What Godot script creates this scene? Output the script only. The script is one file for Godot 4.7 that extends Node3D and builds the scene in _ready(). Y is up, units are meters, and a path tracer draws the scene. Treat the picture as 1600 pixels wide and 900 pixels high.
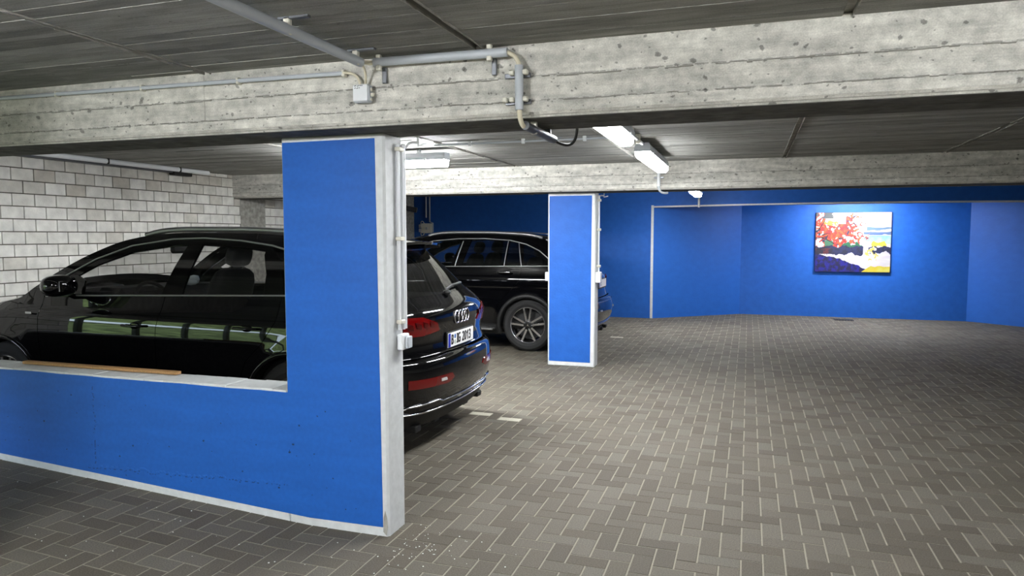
extends Node3D

# ------------------------------------------------------------------ mesh builder
class MB:
	var v := PackedVector3Array()
	var n := PackedVector3Array()
	var t := PackedVector2Array()
	var c := PackedColorArray()
	var col := Color(1, 1, 1)

	func tri(a: Vector3, b: Vector3, d: Vector3, na: Vector3, nb: Vector3, nd: Vector3, ta := Vector2.ZERO, tb := Vector2.ZERO, td := Vector2.ZERO) -> void:
		if (b - a).cross(d - a).dot(na + nb + nd) > 0.0:
			v.append(a); v.append(d); v.append(b)
			n.append(na); n.append(nd); n.append(nb)
			t.append(ta); t.append(td); t.append(tb)
		else:
			v.append(a); v.append(b); v.append(d)
			n.append(na); n.append(nb); n.append(nd)
			t.append(ta); t.append(tb); t.append(td)
		c.append(col); c.append(col); c.append(col)

	func quad(a: Vector3, b: Vector3, d: Vector3, e: Vector3, nn: Vector3, ta := Vector2.ZERO, tb := Vector2.ZERO, td := Vector2.ZERO, te := Vector2.ZERO) -> void:
		tri(a, b, d, nn, nn, nn, ta, tb, td)
		tri(a, d, e, nn, nn, nn, ta, td, te)

	func quad4(a: Vector3, b: Vector3, d: Vector3, e: Vector3, na: Vector3, nb: Vector3, nd: Vector3, ne: Vector3) -> void:
		tri(a, b, d, na, nb, nd)
		tri(a, d, e, na, nd, ne)

	# a quad whose normal is found from its corners, turned away from a point inside
	func face(a: Vector3, b: Vector3, d: Vector3, e: Vector3, inside: Vector3) -> void:
		var nn := (d - a).cross(e - b).normalized()
		if nn.dot((a + b + d + e) * 0.25 - inside) < 0.0:
			nn = -nn
		quad(a, b, d, e, nn)

	# box with chamfered edges
	func box(at: Vector3, size: Vector3, bev := 0.0, bs := Basis()) -> void:
		var h := size * 0.5
		var b := minf(bev, minf(h.x, minf(h.y, h.z)) * 0.9)
		var k := []
		for sx in [-1.0, 1.0]:
			for sy in [-1.0, 1.0]:
				for sz in [-1.0, 1.0]:
					k.append([at + bs * Vector3(sx * h.x, sy * (h.y - b), sz * (h.z - b)), at + bs * Vector3(sx * (h.x - b), sy * h.y, sz * (h.z - b)), at + bs * Vector3(sx * (h.x - b), sy * (h.y - b), sz * h.z)])
		var fx := [[0, 1, 3, 2], [4, 5, 7, 6]]
		for i in 2:
			quad(k[fx[i][0]][0], k[fx[i][1]][0], k[fx[i][2]][0], k[fx[i][3]][0], bs * Vector3(i * 2 - 1, 0, 0))
		var fy := [[0, 1, 5, 4], [2, 3, 7, 6]]
		for i in 2:
			quad(k[fy[i][0]][1], k[fy[i][1]][1], k[fy[i][2]][1], k[fy[i][3]][1], bs * Vector3(0, i * 2 - 1, 0))
		var fz := [[0, 2, 6, 4], [1, 3, 7, 5]]
		for i in 2:
			quad(k[fz[i][0]][2], k[fz[i][1]][2], k[fz[i][2]][2], k[fz[i][3]][2], bs * Vector3(0, 0, i * 2 - 1))
		if b <= 0.0:
			return
		for e in [[0, 1, 0, 1], [2, 3, 0, 1], [4, 5, 0, 1], [6, 7, 0, 1], [0, 2, 0, 2], [1, 3, 0, 2], [4, 6, 0, 2], [5, 7, 0, 2], [0, 4, 1, 2], [1, 5, 1, 2], [2, 6, 1, 2], [3, 7, 1, 2]]:
			face(k[e[0]][e[2]], k[e[1]][e[2]], k[e[1]][e[3]], k[e[0]][e[3]], at)
		for i in 8:
			var nn: Vector3 = (k[i][0] + k[i][1] + k[i][2]) / 3.0 - at
			nn = nn.normalized()
			tri(k[i][0], k[i][1], k[i][2], nn, nn, nn)

	# round bar swept along points
	func tube(p: Array, r: float, seg := 10, caps := true, flat := 1.0) -> void:
		var rings := []
		var up := Vector3.UP
		for i in p.size():
			var d: Vector3 = (p[mini(i + 1, p.size() - 1)] - p[maxi(i - 1, 0)]).normalized()
			if absf(d.dot(up)) > 0.95:
				up = Vector3.RIGHT if absf(d.x) < 0.7 else Vector3.BACK
			var a := d.cross(up).normalized()
			up = a.cross(d).normalized()
			var ring := []
			for s in seg:
				var g := TAU * s / seg
				var q := a * cos(g) + up * sin(g) * flat
				ring.append([p[i] + q * r, q.normalized()])
			rings.append(ring)
		for i in p.size() - 1:
			for s in seg:
				var s2 := (s + 1) % seg
				quad4(rings[i][s][0], rings[i][s2][0], rings[i + 1][s2][0], rings[i + 1][s][0], rings[i][s][1], rings[i][s2][1], rings[i + 1][s2][1], rings[i + 1][s][1])
		if caps:
			for e in [0, p.size() - 1]:
				var nn: Vector3 = (p[e] - p[1 if e == 0 else e - 1]).normalized()
				for s in seg:
					tri(p[e], rings[e][s][0], rings[e][(s + 1) % seg][0], nn, nn, nn)

	# profile of (radius, height) turned about the y axis of x
	func lathe(prof: Array, seg: int, x: Transform3D) -> void:
		for i in prof.size() - 1:
			var a: Vector2 = prof[i]
			var b: Vector2 = prof[i + 1]
			var e := (b - a).normalized()
			for s in seg:
				var g := TAU * s / seg
				var g2 := TAU * (s + 1) / seg
				var n1 := (x.basis * Vector3(e.y * cos(g), -e.x, e.y * sin(g))).normalized()
				var n2 := (x.basis * Vector3(e.y * cos(g2), -e.x, e.y * sin(g2))).normalized()
				quad4(x * Vector3(a.x * cos(g), a.y, a.x * sin(g)), x * Vector3(a.x * cos(g2), a.y, a.x * sin(g2)), x * Vector3(b.x * cos(g2), b.y, b.x * sin(g2)), x * Vector3(b.x * cos(g), b.y, b.x * sin(g)), n1, n2, n2, n1)

	func ball(at: Vector3, r: Vector3, seg := 16, bs := Basis(), pw := 1.0) -> void:
		var rows := seg / 2
		var g := []
		for i in rows + 1:
			var row := []
			var a := PI * i / rows - PI / 2
			for j in seg + 1:
				var b := TAU * j / seg
				var q := Vector3(sp(cos(a), pw) * sp(cos(b), pw), sp(sin(a), pw), sp(cos(a), pw) * sp(sin(b), pw))
				var nn := Vector3(sp(cos(a), 2 - pw) * sp(cos(b), 2 - pw) / r.x, sp(sin(a), 2 - pw) / r.y, sp(cos(a), 2 - pw) * sp(sin(b), 2 - pw) / r.z)
				row.append([at + bs * (q * r), (bs * nn).normalized()])
			g.append(row)
		for i in rows:
			for j in seg:
				quad4(g[i][j][0], g[i][j + 1][0], g[i + 1][j + 1][0], g[i + 1][j][0], g[i][j][1], g[i][j + 1][1], g[i + 1][j + 1][1], g[i + 1][j][1])

	func sp(x: float, p: float) -> float:
		return signf(x) * pow(absf(x), p)

	# polygon in the xy plane of x, given thickness along its z axis
	func prism(poly: PackedVector2Array, z0: float, z1: float, x := Transform3D()) -> void:
		var id := Geometry2D.triangulate_polygon(poly)
		for i in range(0, id.size(), 3):
			for z in [z0, z1]:
				var nn: Vector3 = x.basis * Vector3(0, 0, 1 if z == maxf(z0, z1) else -1)
				tri(x * Vector3(poly[id[i]].x, poly[id[i]].y, z), x * Vector3(poly[id[i + 1]].x, poly[id[i + 1]].y, z), x * Vector3(poly[id[i + 2]].x, poly[id[i + 2]].y, z), nn, nn, nn, poly[id[i]], poly[id[i + 1]], poly[id[i + 2]])
		var cw := Geometry2D.is_polygon_clockwise(poly)
		for i in poly.size():
			var a := poly[i]
			var b := poly[(i + 1) % poly.size()]
			var e := (b - a).normalized()
			var nn: Vector3 = x.basis * (Vector3(-e.y, e.x, 0) if cw else Vector3(e.y, -e.x, 0))
			quad(x * Vector3(a.x, a.y, z0), x * Vector3(b.x, b.y, z0), x * Vector3(b.x, b.y, z1), x * Vector3(a.x, a.y, z1), nn)

	func mesh(colors := false) -> ArrayMesh:
		var arr := []
		arr.resize(Mesh.ARRAY_MAX)
		arr[Mesh.ARRAY_VERTEX] = v
		arr[Mesh.ARRAY_NORMAL] = n
		arr[Mesh.ARRAY_TEX_UV] = t
		if colors:
			arr[Mesh.ARRAY_COLOR] = c
		var m := ArrayMesh.new()
		m.add_surface_from_arrays(Mesh.PRIMITIVE_TRIANGLES, arr)
		return m


# ------------------------------------------------------------------ shape of a car body
class Shape:
	var length: float
	var width: Array      # (height, half width)
	var tail: Array       # (height, distance of the tail from the rearmost point)
	var nose: Array       # (height, distance of the nose from the foremost point)
	var top: Array        # (distance from the rear, height of the roof edge)
	var axles: Array
	var arch: float

	static func curve(p: Array, x: float) -> float:
		if x <= p[0].x:
			return p[0].y
		var k := p.size()
		if x >= p[k - 1].x:
			return p[k - 1].y
		var i := 0
		while x > p[i + 1].x:
			i += 1
		var a: Vector2 = p[i]
		var b: Vector2 = p[i + 1]
		var d := b.x - a.x
		var m := (b.y - a.y) / d
		var m0 := m
		var m1 := m
		if i > 0:
			var q: float = (a.y - p[i - 1].y) / (a.x - p[i - 1].x)
			m0 = 0.0 if q * m <= 0.0 else 2.0 * q * m / (q + m)
		if i + 2 < k:
			var q: float = (p[i + 2].y - b.y) / (p[i + 2].x - b.x)
			m1 = 0.0 if q * m <= 0.0 else 2.0 * q * m / (q + m)
		var s := (x - a.x) / d
		return a.y * (2 * s * s * s - 3 * s * s + 1) + m0 * d * (s * s * s - 2 * s * s + s) + b.y * (3 * s * s - 2 * s * s * s) + m1 * d * (s * s * s - s * s)

	static func corner(s: float) -> float:
		return 0.10 * s * s + 0.9 * (1.0 - pow(maxf(1.0 - pow(s, 6.0), 0.0), 1.0 / 6.0))

	static func uncorner(e: float) -> float:
		if e >= 1.0:
			return 1.0
		var lo := 0.0
		var hi := 1.0
		for i in 22:
			var m := (lo + hi) * 0.5
			if corner(m) < e:
				lo = m
			else:
				hi = m
		return lo

	func half(u: float, y: float) -> float:
		var w := curve(width, y)
		var e := u - curve(tail, y)
		if e < 1.0:
			w *= uncorner(maxf(e, 0.0))
		e = length - curve(nose, y) - u
		if e < 1.0:
			w *= uncorner(maxf(e, 0.0))
		for a in axles:
			var r := Vector2(u - a, y - 0.36).length()
			w += 0.014 * exp(-pow((r - arch) / 0.07, 2.0))
		return w

	# side 1 near, -1 far; kinds: 0 side, 1 rear, 2 front, 3 top
	func pt(kind: int, side: float, a: float, b: float) -> Vector3:
		if kind == 0:
			return Vector3(-a, b, side * half(a, b))
		if kind == 1:
			return Vector3(-(curve(tail, b) + corner(minf(absf(a) / curve(width, b), 0.999))), b, a)
		if kind == 2:
			return Vector3(-(length - curve(nose, b) - corner(minf(absf(a) / curve(width, b), 0.999))), b, a)
		var ye := curve(top, a)
		var crown := 0.045 + 0.10 * exp(-pow((a - 3.2) / 0.45, 2.0))
		var we := half(a, ye)
		return Vector3(-a, ye + crown * (1.0 - b * b), b * we)

	func nrm(kind: int, side: float, a: float, b: float) -> Vector3:
		var e := 0.006
		var d1 := pt(kind, side, a + e, b) - pt(kind, side, a - e, b)
		var d2 := pt(kind, side, a, b + e) - pt(kind, side, a, b - e)
		var q := d1.cross(d2).normalized()
		var want: Vector3 = [Vector3(0, 0.1, side), Vector3(1, 0.1, 0), Vector3(-1, 0.1, 0), Vector3(0, 1, 0)][kind]
		return q if q.dot(want) >= 0.0 else -q

	# the piece of the body inside poly, drawn in small cells; skirt closes its edge inwards
	func patch(mb: MB, kind: int, side: float, poly: PackedVector2Array, off := 0.0, skirt := 0.012, cell := Vector2(0.075, 0.05)) -> void:
		var lo := poly[0]
		var hi := poly[0]
		for q in poly:
			lo = lo.min(q)
			hi = hi.max(q)
		var known := {}
		for i in range(int(floor(lo.x / cell.x)), int(ceil(hi.x / cell.x))):
			for j in range(int(floor(lo.y / cell.y)), int(ceil(hi.y / cell.y))):
				var sq := PackedVector2Array([Vector2(i, j) * cell, Vector2(i + 1, j) * cell, Vector2(i + 1, j + 1) * cell, Vector2(i, j + 1) * cell])
				for piece in Geometry2D.intersect_polygons(poly, sq):
					if piece.size() < 3 or Geometry2D.is_polygon_clockwise(piece):
						continue
					var id := Geometry2D.triangulate_polygon(piece)
					for k in range(0, id.size(), 3):
						var ps := []
						for m in 3:
							var q: Vector2 = piece[id[k + m]]
							if not known.has(q):
								var nn := nrm(kind, side, q.x, q.y)
								known[q] = [pt(kind, side, q.x, q.y) + nn * off, nn]
							ps.append(known[q])
						mb.tri(ps[0][0], ps[1][0], ps[2][0], ps[0][1], ps[1][1], ps[2][1])
		if skirt <= 0.0:
			return
		var mid := Vector2.ZERO
		for q in poly:
			mid += q / poly.size()
		for i in poly.size():
			var a := poly[i]
			var b := poly[(i + 1) % poly.size()]
			var steps := maxi(1, int(ceil(a.distance_to(b) / 0.06)))
			for s in steps:
				var q1 := a.lerp(b, float(s) / steps)
				var q2 := a.lerp(b, float(s + 1) / steps)
				var n1 := nrm(kind, side, q1.x, q1.y)
				var n2 := nrm(kind, side, q2.x, q2.y)
				var p1 := pt(kind, side, q1.x, q1.y)
				var p2 := pt(kind, side, q2.x, q2.y)
				var out := (p2 - p1).cross(n1).normalized()
				mb.quad(p1 + n1 * off, p2 + n2 * off, p2 + n2 * (off - skirt), p1 + n1 * (off - skirt), out if out.length() > 0.5 else n1)

	# bar laid along the body
	func strip(mb: MB, kind: int, side: float, line: Array, r: float, off: float, flat := 1.0) -> void:
		var p := []
		for i in line.size() - 1:
			var steps := maxi(1, int(ceil(line[i].distance_to(line[i + 1]) / 0.06)))
			for s in steps + (1 if i == line.size() - 2 else 0):
				var q: Vector2 = line[i].lerp(line[i + 1], float(s) / steps)
				p.append(pt(kind, side, q.x, q.y) + nrm(kind, side, q.x, q.y) * off)
		mb.tube(p, r, 6, true, flat)


# ------------------------------------------------------------------ helpers
var rng := RandomNumberGenerator.new()
var M := {}
var taken := {}

func numbered(called: String) -> String:
	var k: int = taken.get(called, 0)
	taken[called] = k + 1
	return called if k == 0 else "%s_%03d" % [called, k]

func thing(called: String, label: String, category: String, at := Vector3.ZERO, turn := 0.0, group := "") -> Node3D:
	var o := Node3D.new()
	o.name = numbered(called)
	add_child(o)
	o.position = at
	o.rotation.y = turn
	var shared := {"ceiling_lamp": "tube lamps on the ceilings", "conduit": "pipes along beams, pillars and ceilings", "socket_box": "socket boxes on the blue pillars", "parked_car": "parked black cars", "pillar": "pillars of the same row", "cable_hook": "cable hooks on the pillars"}
	tag(o, label, category, group if group else shared.get(called, ""))
	return o

func tag(o: Node, label: String, category: String, group := "") -> void:
	o.set_meta("label", label)
	o.set_meta("category", category)
	if group:
		o.set_meta("group", group)

func part(called: String, mb: MB, m: Material, parent: Node, colors := false) -> MeshInstance3D:
	return shown(called, mb.mesh(colors), m, parent)

func shown(called: String, mesh: Mesh, m: Material, parent: Node) -> MeshInstance3D:
	var o := MeshInstance3D.new()
	o.name = called
	o.mesh = mesh
	o.material_override = m
	parent.add_child(o, true)
	return o

func struct(called: String, mb: MB, m: Material) -> MeshInstance3D:
	var o := part(numbered(called), mb, m, self)
	o.set_meta("kind", "structure")
	return o

# a place: x to the right along the beams, y up, d into the picture across the beams
func P(x: float, y: float, d: float) -> Vector3:
	return Vector3(x, y, -d)

func poly(a: Array) -> PackedVector2Array:
	var p := PackedVector2Array()
	for q in a:
		p.append(Vector2(q[0], q[1]))
	if Geometry2D.is_polygon_clockwise(p):
		p.reverse()
	return p

func mk(called: String, color: Color, rough := 0.7, metal := 0.0, spec := 0.5) -> StandardMaterial3D:
	var m := StandardMaterial3D.new()
	m.resource_name = called
	m.albedo_color = color
	m.roughness = rough
	m.metallic = metal
	m.metallic_specular = spec
	M[called] = m
	return m

func grey_noise(freq: float, lo: float, hi: float, sd: int, size := 512, octaves := 5) -> NoiseTexture2D:
	var f := FastNoiseLite.new()
	f.seed = sd
	f.frequency = freq
	f.fractal_octaves = octaves
	var t := NoiseTexture2D.new()
	t.width = size
	t.height = size
	t.seamless = true
	t.noise = f
	var g := Gradient.new()
	g.set_color(0, Color(lo, lo, lo))
	g.set_color(1, Color(hi, hi, hi))
	t.color_ramp = g
	return t

func tri_tex(m: StandardMaterial3D, albedo: Texture2D, scale: float, relief: Texture2D = null, cm := 0.1) -> void:
	m.uv1_triplanar = true
	m.uv1_world_triplanar = true
	m.uv1_scale = Vector3.ONE * scale
	if albedo:
		m.albedo_texture = albedo
	if relief:
		m.heightmap_enabled = true
		m.heightmap_texture = relief
		m.heightmap_scale = cm

# concrete cast against boards: the grain runs along the picture's width
func board_image(w: int, h: int, sd: int, base: Color, dark: float, boards: Array, spots: int, leaks: int, streak := 0.10, mottle := 0.0) -> ImageTexture:
	var r := RandomNumberGenerator.new()
	r.seed = sd
	var f1 := FastNoiseLite.new()
	f1.seed = sd
	f1.frequency = 0.02
	f1.fractal_octaves = 4
	var f2 := FastNoiseLite.new()
	f2.seed = sd + 1
	f2.frequency = 0.35
	f2.fractal_octaves = 2
	var tone := []
	for i in boards.size() + 1:
		tone.append(r.randf_range(-dark, dark))
	var data := PackedByteArray()
	data.resize(w * h * 3)
	var k := 0
	for y in h:
		var b := 0
		while b < boards.size() and y > boards[b]:
			b += 1
		var edge := 99.0
		for q in boards:
			edge = minf(edge, absf(y - q))
		for x in w:
			var s: float = 1.0 + tone[b]
			s += 0.16 * f1.get_noise_2d(x * 0.35, y * 1.4 + b * 300)
			s += streak * f1.get_noise_2d(x * 0.25 + 900, y * 9.0)
			s += mottle * f1.get_noise_2d(x * 2.2 + 400, y * 2.2)
			s += 0.10 * f2.get_noise_2d(x, y)
			if edge < 2.0 and f1.get_noise_2d(x * 3.0, b * 77.0) > -0.08:
				s -= 0.22
			data[k] = clampi(int(base.r8 * s), 0, 255)
			data[k + 1] = clampi(int(base.g8 * s), 0, 255)
			data[k + 2] = clampi(int(base.b8 * s), 0, 255)
			k += 3
	var im := Image.create_from_data(w, h, false, Image.FORMAT_RGB8, data)
	for i in spots:
		var cx := r.randf() * w
		var cy := r.randf() * h
		var ra := r.randf_range(0.7, 2.0) if r.randf() < 0.85 else r.randf_range(2.0, 4.2)
		var asp := r.randf_range(0.7, 1.5)
		var lean := r.randf_range(-0.6, 0.6)
		for y in range(maxi(0, int(cy - ra * 1.5)), mini(h, int(cy + ra * 1.5) + 1)):
			for x in range(maxi(0, int(cx - ra * 2)), mini(w, int(cx + ra * 2) + 1)):
				var dx := (x - cx + lean * (y - cy)) / (ra * asp)
				var dy := (y - cy) / ra
				if dx * dx + dy * dy < 1.0 + 0.6 * f2.get_noise_2d(x * 2.0, y * 2.0):
					var q := im.get_pixel(x, y)
					im.set_pixel(x, y, q.darkened(0.30))
	for i in leaks:
		var y := int(r.randf() * (h - 1))
		var x0 := int(r.randf() * w)
		for x in range(x0, mini(w, x0 + r.randi_range(30, 260))):
			if f1.get_noise_2d(x * 2.0, y * 31.0) > -0.25:
				im.set_pixel(x, y, im.get_pixel(x, y).lerp(Color(0.86, 0.86, 0.84), 0.75))
	im.generate_mipmaps()
	return ImageTexture.create_from_image(im)


# ------------------------------------------------------------------ everything
const CEIL := 2.475
const BEAM := 2.155
const LEFT := -6.95
const RIGHT := 5.75
const BACK := 14.1
const FRONT := -7.0

func _ready() -> void:
	rng.seed = 4711
	# camera
	var cam := Camera3D.new()
	cam.name = "camera"
	cam.fov = rad_to_deg(2.0 * atan(450.0 / 1109.0))
	cam.position = Vector3(0, 1.62, 0)
	cam.rotation_degrees = Vector3(-rad_to_deg(atan(81.0 / 1109.0)), 18.4, 0)
	cam.current = true
	add_child(cam)
	# sky and exposure
	var env := Environment.new()
	env.tonemap_mode = Environment.TONE_MAPPER_LINEAR
	env.tonemap_exposure = 3.6
	env.background_mode = Environment.BG_SKY
	env.sdfgi_enabled = true
	env.ssao_enabled = true
	env.ssil_enabled = true
	var sky := Sky.new()
	var sm := ProceduralSkyMaterial.new()
	sm.sky_top_color = Color(0.62, 0.70, 0.80)
	sm.sky_horizon_color = Color(0.86, 0.88, 0.90)
	sm.ground_horizon_color = Color(0.45, 0.46, 0.42)
	sm.ground_bottom_color = Color(0.3, 0.3, 0.28)
	sm.energy_multiplier = 7.0
	sky.sky_material = sm
	env.sky = sky
	var we := WorldEnvironment.new()
	we.name = "surroundings"
	we.environment = env
	add_child(we)

	materials()
	floor_and_pavers()
	ceiling_and_beams()
	walls()
	pillars()
	lamps()
	cars()
	pipes()
	small_things()


const LAMP := Color(0.985, 0.995, 1.0)

func materials() -> void:
	var fine := grey_noise(0.05, 0.80, 1.0, 3)
	var grain := grey_noise(0.09, 0.0, 1.0, 5)
	var blue := mk("blue_paint", Color(0.117, 0.355, 0.690), 0.55, 0.0, 0.4)
	tri_tex(blue, grey_noise(0.02, 0.92, 1.0, 8), 0.6, grain, 0.12)
	var pale := mk("pale_grey_paint", Color(0.80, 0.81, 0.815), 0.6, 0.0, 0.4)
	tri_tex(pale, grey_noise(0.03, 0.93, 1.0, 9), 1.0, grain, 0.08)
	var con := mk("concrete", Color(0.67, 0.66, 0.63), 0.85, 0.0, 0.3)
	tri_tex(con, grey_noise(0.03, 0.72, 1.0, 11), 0.8, grain, 0.15)
	var dk := mk("dark_concrete", Color(0.36, 0.355, 0.345), 0.9, 0.0, 0.3)
	tri_tex(dk, con.albedo_texture, 0.8, grain, 0.15)
	var beam := mk("board_marked_concrete", Color(1, 1, 1), 0.85, 0.0, 0.3)
	beam.albedo_texture = board_image(2048, 128, 21, Color(0.72, 0.712, 0.685), 0.045, [58, 100], 420, 0, 0.05, 0.12)
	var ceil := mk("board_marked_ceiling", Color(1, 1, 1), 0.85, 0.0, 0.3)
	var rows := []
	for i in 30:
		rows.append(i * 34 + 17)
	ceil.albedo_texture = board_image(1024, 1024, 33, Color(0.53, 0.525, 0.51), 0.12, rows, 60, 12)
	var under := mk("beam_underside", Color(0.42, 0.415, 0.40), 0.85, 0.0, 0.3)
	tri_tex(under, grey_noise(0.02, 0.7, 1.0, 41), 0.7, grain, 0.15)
	var stone := grey_noise(0.12, 0.72, 1.0, 51, 512, 4)
	for i in 6:
		var p := mk("paver_%d" % i, Color(0.405, 0.380, 0.338).lightened([0.0, 0.03, 0.06, -0.03, 0.015, -0.05][i]) if i != 5 else Color(0.372, 0.348, 0.308), 0.78, 0.0, 0.4)
		tri_tex(p, stone, 1.6, grain, 0.1)
	var ps := mk("paver_field", Color(1, 1, 1), 0.78, 0.0, 0.4)
	ps.vertex_color_use_as_albedo = true
	tri_tex(ps, stone, 1.6, grain, 0.1)
	var white := mk("paver_white", Color(0.80, 0.78, 0.71), 0.7)
	tri_tex(white, stone, 1.6, grain, 0.1)
	var sand := mk("joint_sand", Color(0.64, 0.615, 0.56), 0.95, 0.0, 0.2)
	tri_tex(sand, grey_noise(0.2, 0.7, 1.0, 61), 2.0)
	for i in 6:
		var b := mk("brick_%d" % i, [Color(0.90, 0.893, 0.868), Color(0.88, 0.872, 0.842), Color(0.92, 0.913, 0.89), Color(0.84, 0.828, 0.795), Color(0.79, 0.77, 0.73), Color(0.91, 0.903, 0.88)][i], 0.85, 0.0, 0.3)
		tri_tex(b, grey_noise(0.012, 0.86, 1.0, 71, 512, 4) if i == 0 else M["brick_0"].albedo_texture, 0.9, grain, 0.12)
	var bs := mk("brick_field", Color(1, 1, 1), 0.85, 0.0, 0.3)
	bs.vertex_color_use_as_albedo = true
	tri_tex(bs, M["brick_0"].albedo_texture, 0.9, grain, 0.12)
	var mortar := mk("mortar", Color(0.42, 0.40, 0.365), 0.95, 0.0, 0.2)
	tri_tex(mortar, fine, 1.5)
	mk("plastic_grey", Color(0.70, 0.72, 0.745), 0.45)
	mk("plastic_dark", Color(0.27, 0.28, 0.30), 0.45)
	mk("plastic_cream", Color(0.80, 0.79, 0.74), 0.45)
	mk("plastic_white", Color(0.84, 0.85, 0.86), 0.4)
	mk("cable_cream", Color(0.80, 0.77, 0.68), 0.5)
	mk("cable_black", Color(0.04, 0.04, 0.045), 0.5)
	mk("steel", Color(0.62, 0.63, 0.65), 0.35, 0.9)
	mk("rail_steel", Color(0.45, 0.46, 0.48), 0.4, 0.8)
	mk("car_paint", Color(0.02, 0.021, 0.028), 0.08, 0.0, 0.15)
	M.car_paint.clearcoat_enabled = true
	M.car_paint.clearcoat = 1.0
	M.car_paint.clearcoat_roughness = 0.02
	mk("gloss_black", Color(0.015, 0.015, 0.017), 0.08, 0.0, 0.5)
	mk("matt_black", Color(0.04, 0.04, 0.042), 0.6)
	mk("tyre", Color(0.05, 0.05, 0.052), 0.75)
	mk("upholstery", Color(0.045, 0.045, 0.048), 0.85)
	mk("chrome", Color(0.80, 0.80, 0.81), 0.14, 1.0)
	mk("satin", Color(0.62, 0.62, 0.62), 0.5, 1.0)
	mk("alloy", Color(0.82, 0.82, 0.83), 0.22, 1.0)
	mk("alloy_dark", Color(0.03, 0.03, 0.033), 0.35)
	mk("red_lens", Color(0.34, 0.010, 0.016), 0.08, 0.0, 0.6)
	mk("red_dark", Color(0.24, 0.007, 0.012), 0.15, 0.0, 0.6)
	mk("clear_lens", Color(0.75, 0.75, 0.75), 0.1, 0.3)
	var g := mk("car_glass", Color(0.02, 0.03, 0.028, 0.25), 0.02, 0.0, 0.5)
	g.transparency = BaseMaterial3D.TRANSPARENCY_ALPHA
	g = mk("tinted_glass", Color(0.012, 0.016, 0.016, 0.74), 0.02, 0.0, 0.5)
	g.transparency = BaseMaterial3D.TRANSPARENCY_ALPHA
	mk("mirror", Color(0.8, 0.8, 0.8), 0.03, 1.0)
	mk("plate_white", Color(0.88, 0.88, 0.88), 0.4)
	mk("plate_blue", Color(0.03, 0.13, 0.60), 0.4)
	mk("ink", Color(0.02, 0.02, 0.022), 0.5)
	mk("seal_blue", Color(0.22, 0.38, 0.62), 0.5)
	mk("seal_grey", Color(0.62, 0.66, 0.64), 0.5)
	mk("wood", Color(0.72, 0.55, 0.36), 0.7)
	tri_tex(M.wood, grey_noise(0.05, 0.75, 1.0, 81), 3.0)
	mk("canvas_edge", Color(0.10, 0.10, 0.12), 0.8)
	mk("iron", Color(0.10, 0.10, 0.10), 0.6, 0.5)
	mk("paint_fleck", Color(0.86, 0.86, 0.84), 0.7)
	var lawn := mk("grass", Color(0.60, 0.64, 0.36), 0.95, 0.0, 0.2)
	tri_tex(lawn, grey_noise(0.03, 0.25, 1.0, 91), 0.13)
	mk("pale_strip", Color(0.86, 0.85, 0.80), 0.95)
	mk("gate_metal", Color(0.07, 0.075, 0.08), 0.5, 0.3)
	mk("paper", Color(0.75, 0.80, 0.80), 0.9)
	var glow := mk("lamp_glow", Color(0.95, 0.95, 0.93), 0.4)
	glow.emission_enabled = true
	glow.emission = LAMP
	glow.emission_energy_multiplier = 34.0


# ------------------------------------------------------------------ floor
func ground(x: float, d: float) -> float:
	return maxf(0.0, 0.056 * (-x - 2.3)) if d < 3.36 else 0.0

func paver(mb: MB, x: float, d: float, hx: float, hd: float, lift: float, own := false) -> void:
	var b := 0.0022
	var q := []
	for ring in 3:
		var ix: float = [b, 0.0, 0.0][ring]
		var dy: float = [0.0, -b, -0.02][ring]
		for s in [[-1, -1], [1, -1], [1, 1], [-1, 1]]:
			var px: float = s[0] * (hx - ix)
			var pd: float = s[1] * (hd - ix)
			q.append(P(x + px, (0.0 if own else ground(x + px, d)) + lift + dy, d + pd))
	var up: Vector3 = (q[1] - q[0]).cross(q[3] - q[0]).normalized()
	if up.y < 0.0:
		up = -up
	mb.quad(q[0], q[1], q[2], q[3], up)
	var mid: Vector3 = (q[0] + q[2]) * 0.5 - Vector3(0, 0.01, 0)
	for i in 4:
		var j := (i + 1) % 4
		mb.face(q[i], q[j], q[j + 4], q[i + 4], mid)
		mb.face(q[i + 4], q[j + 4], q[j + 8], q[i + 8], mid)

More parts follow.
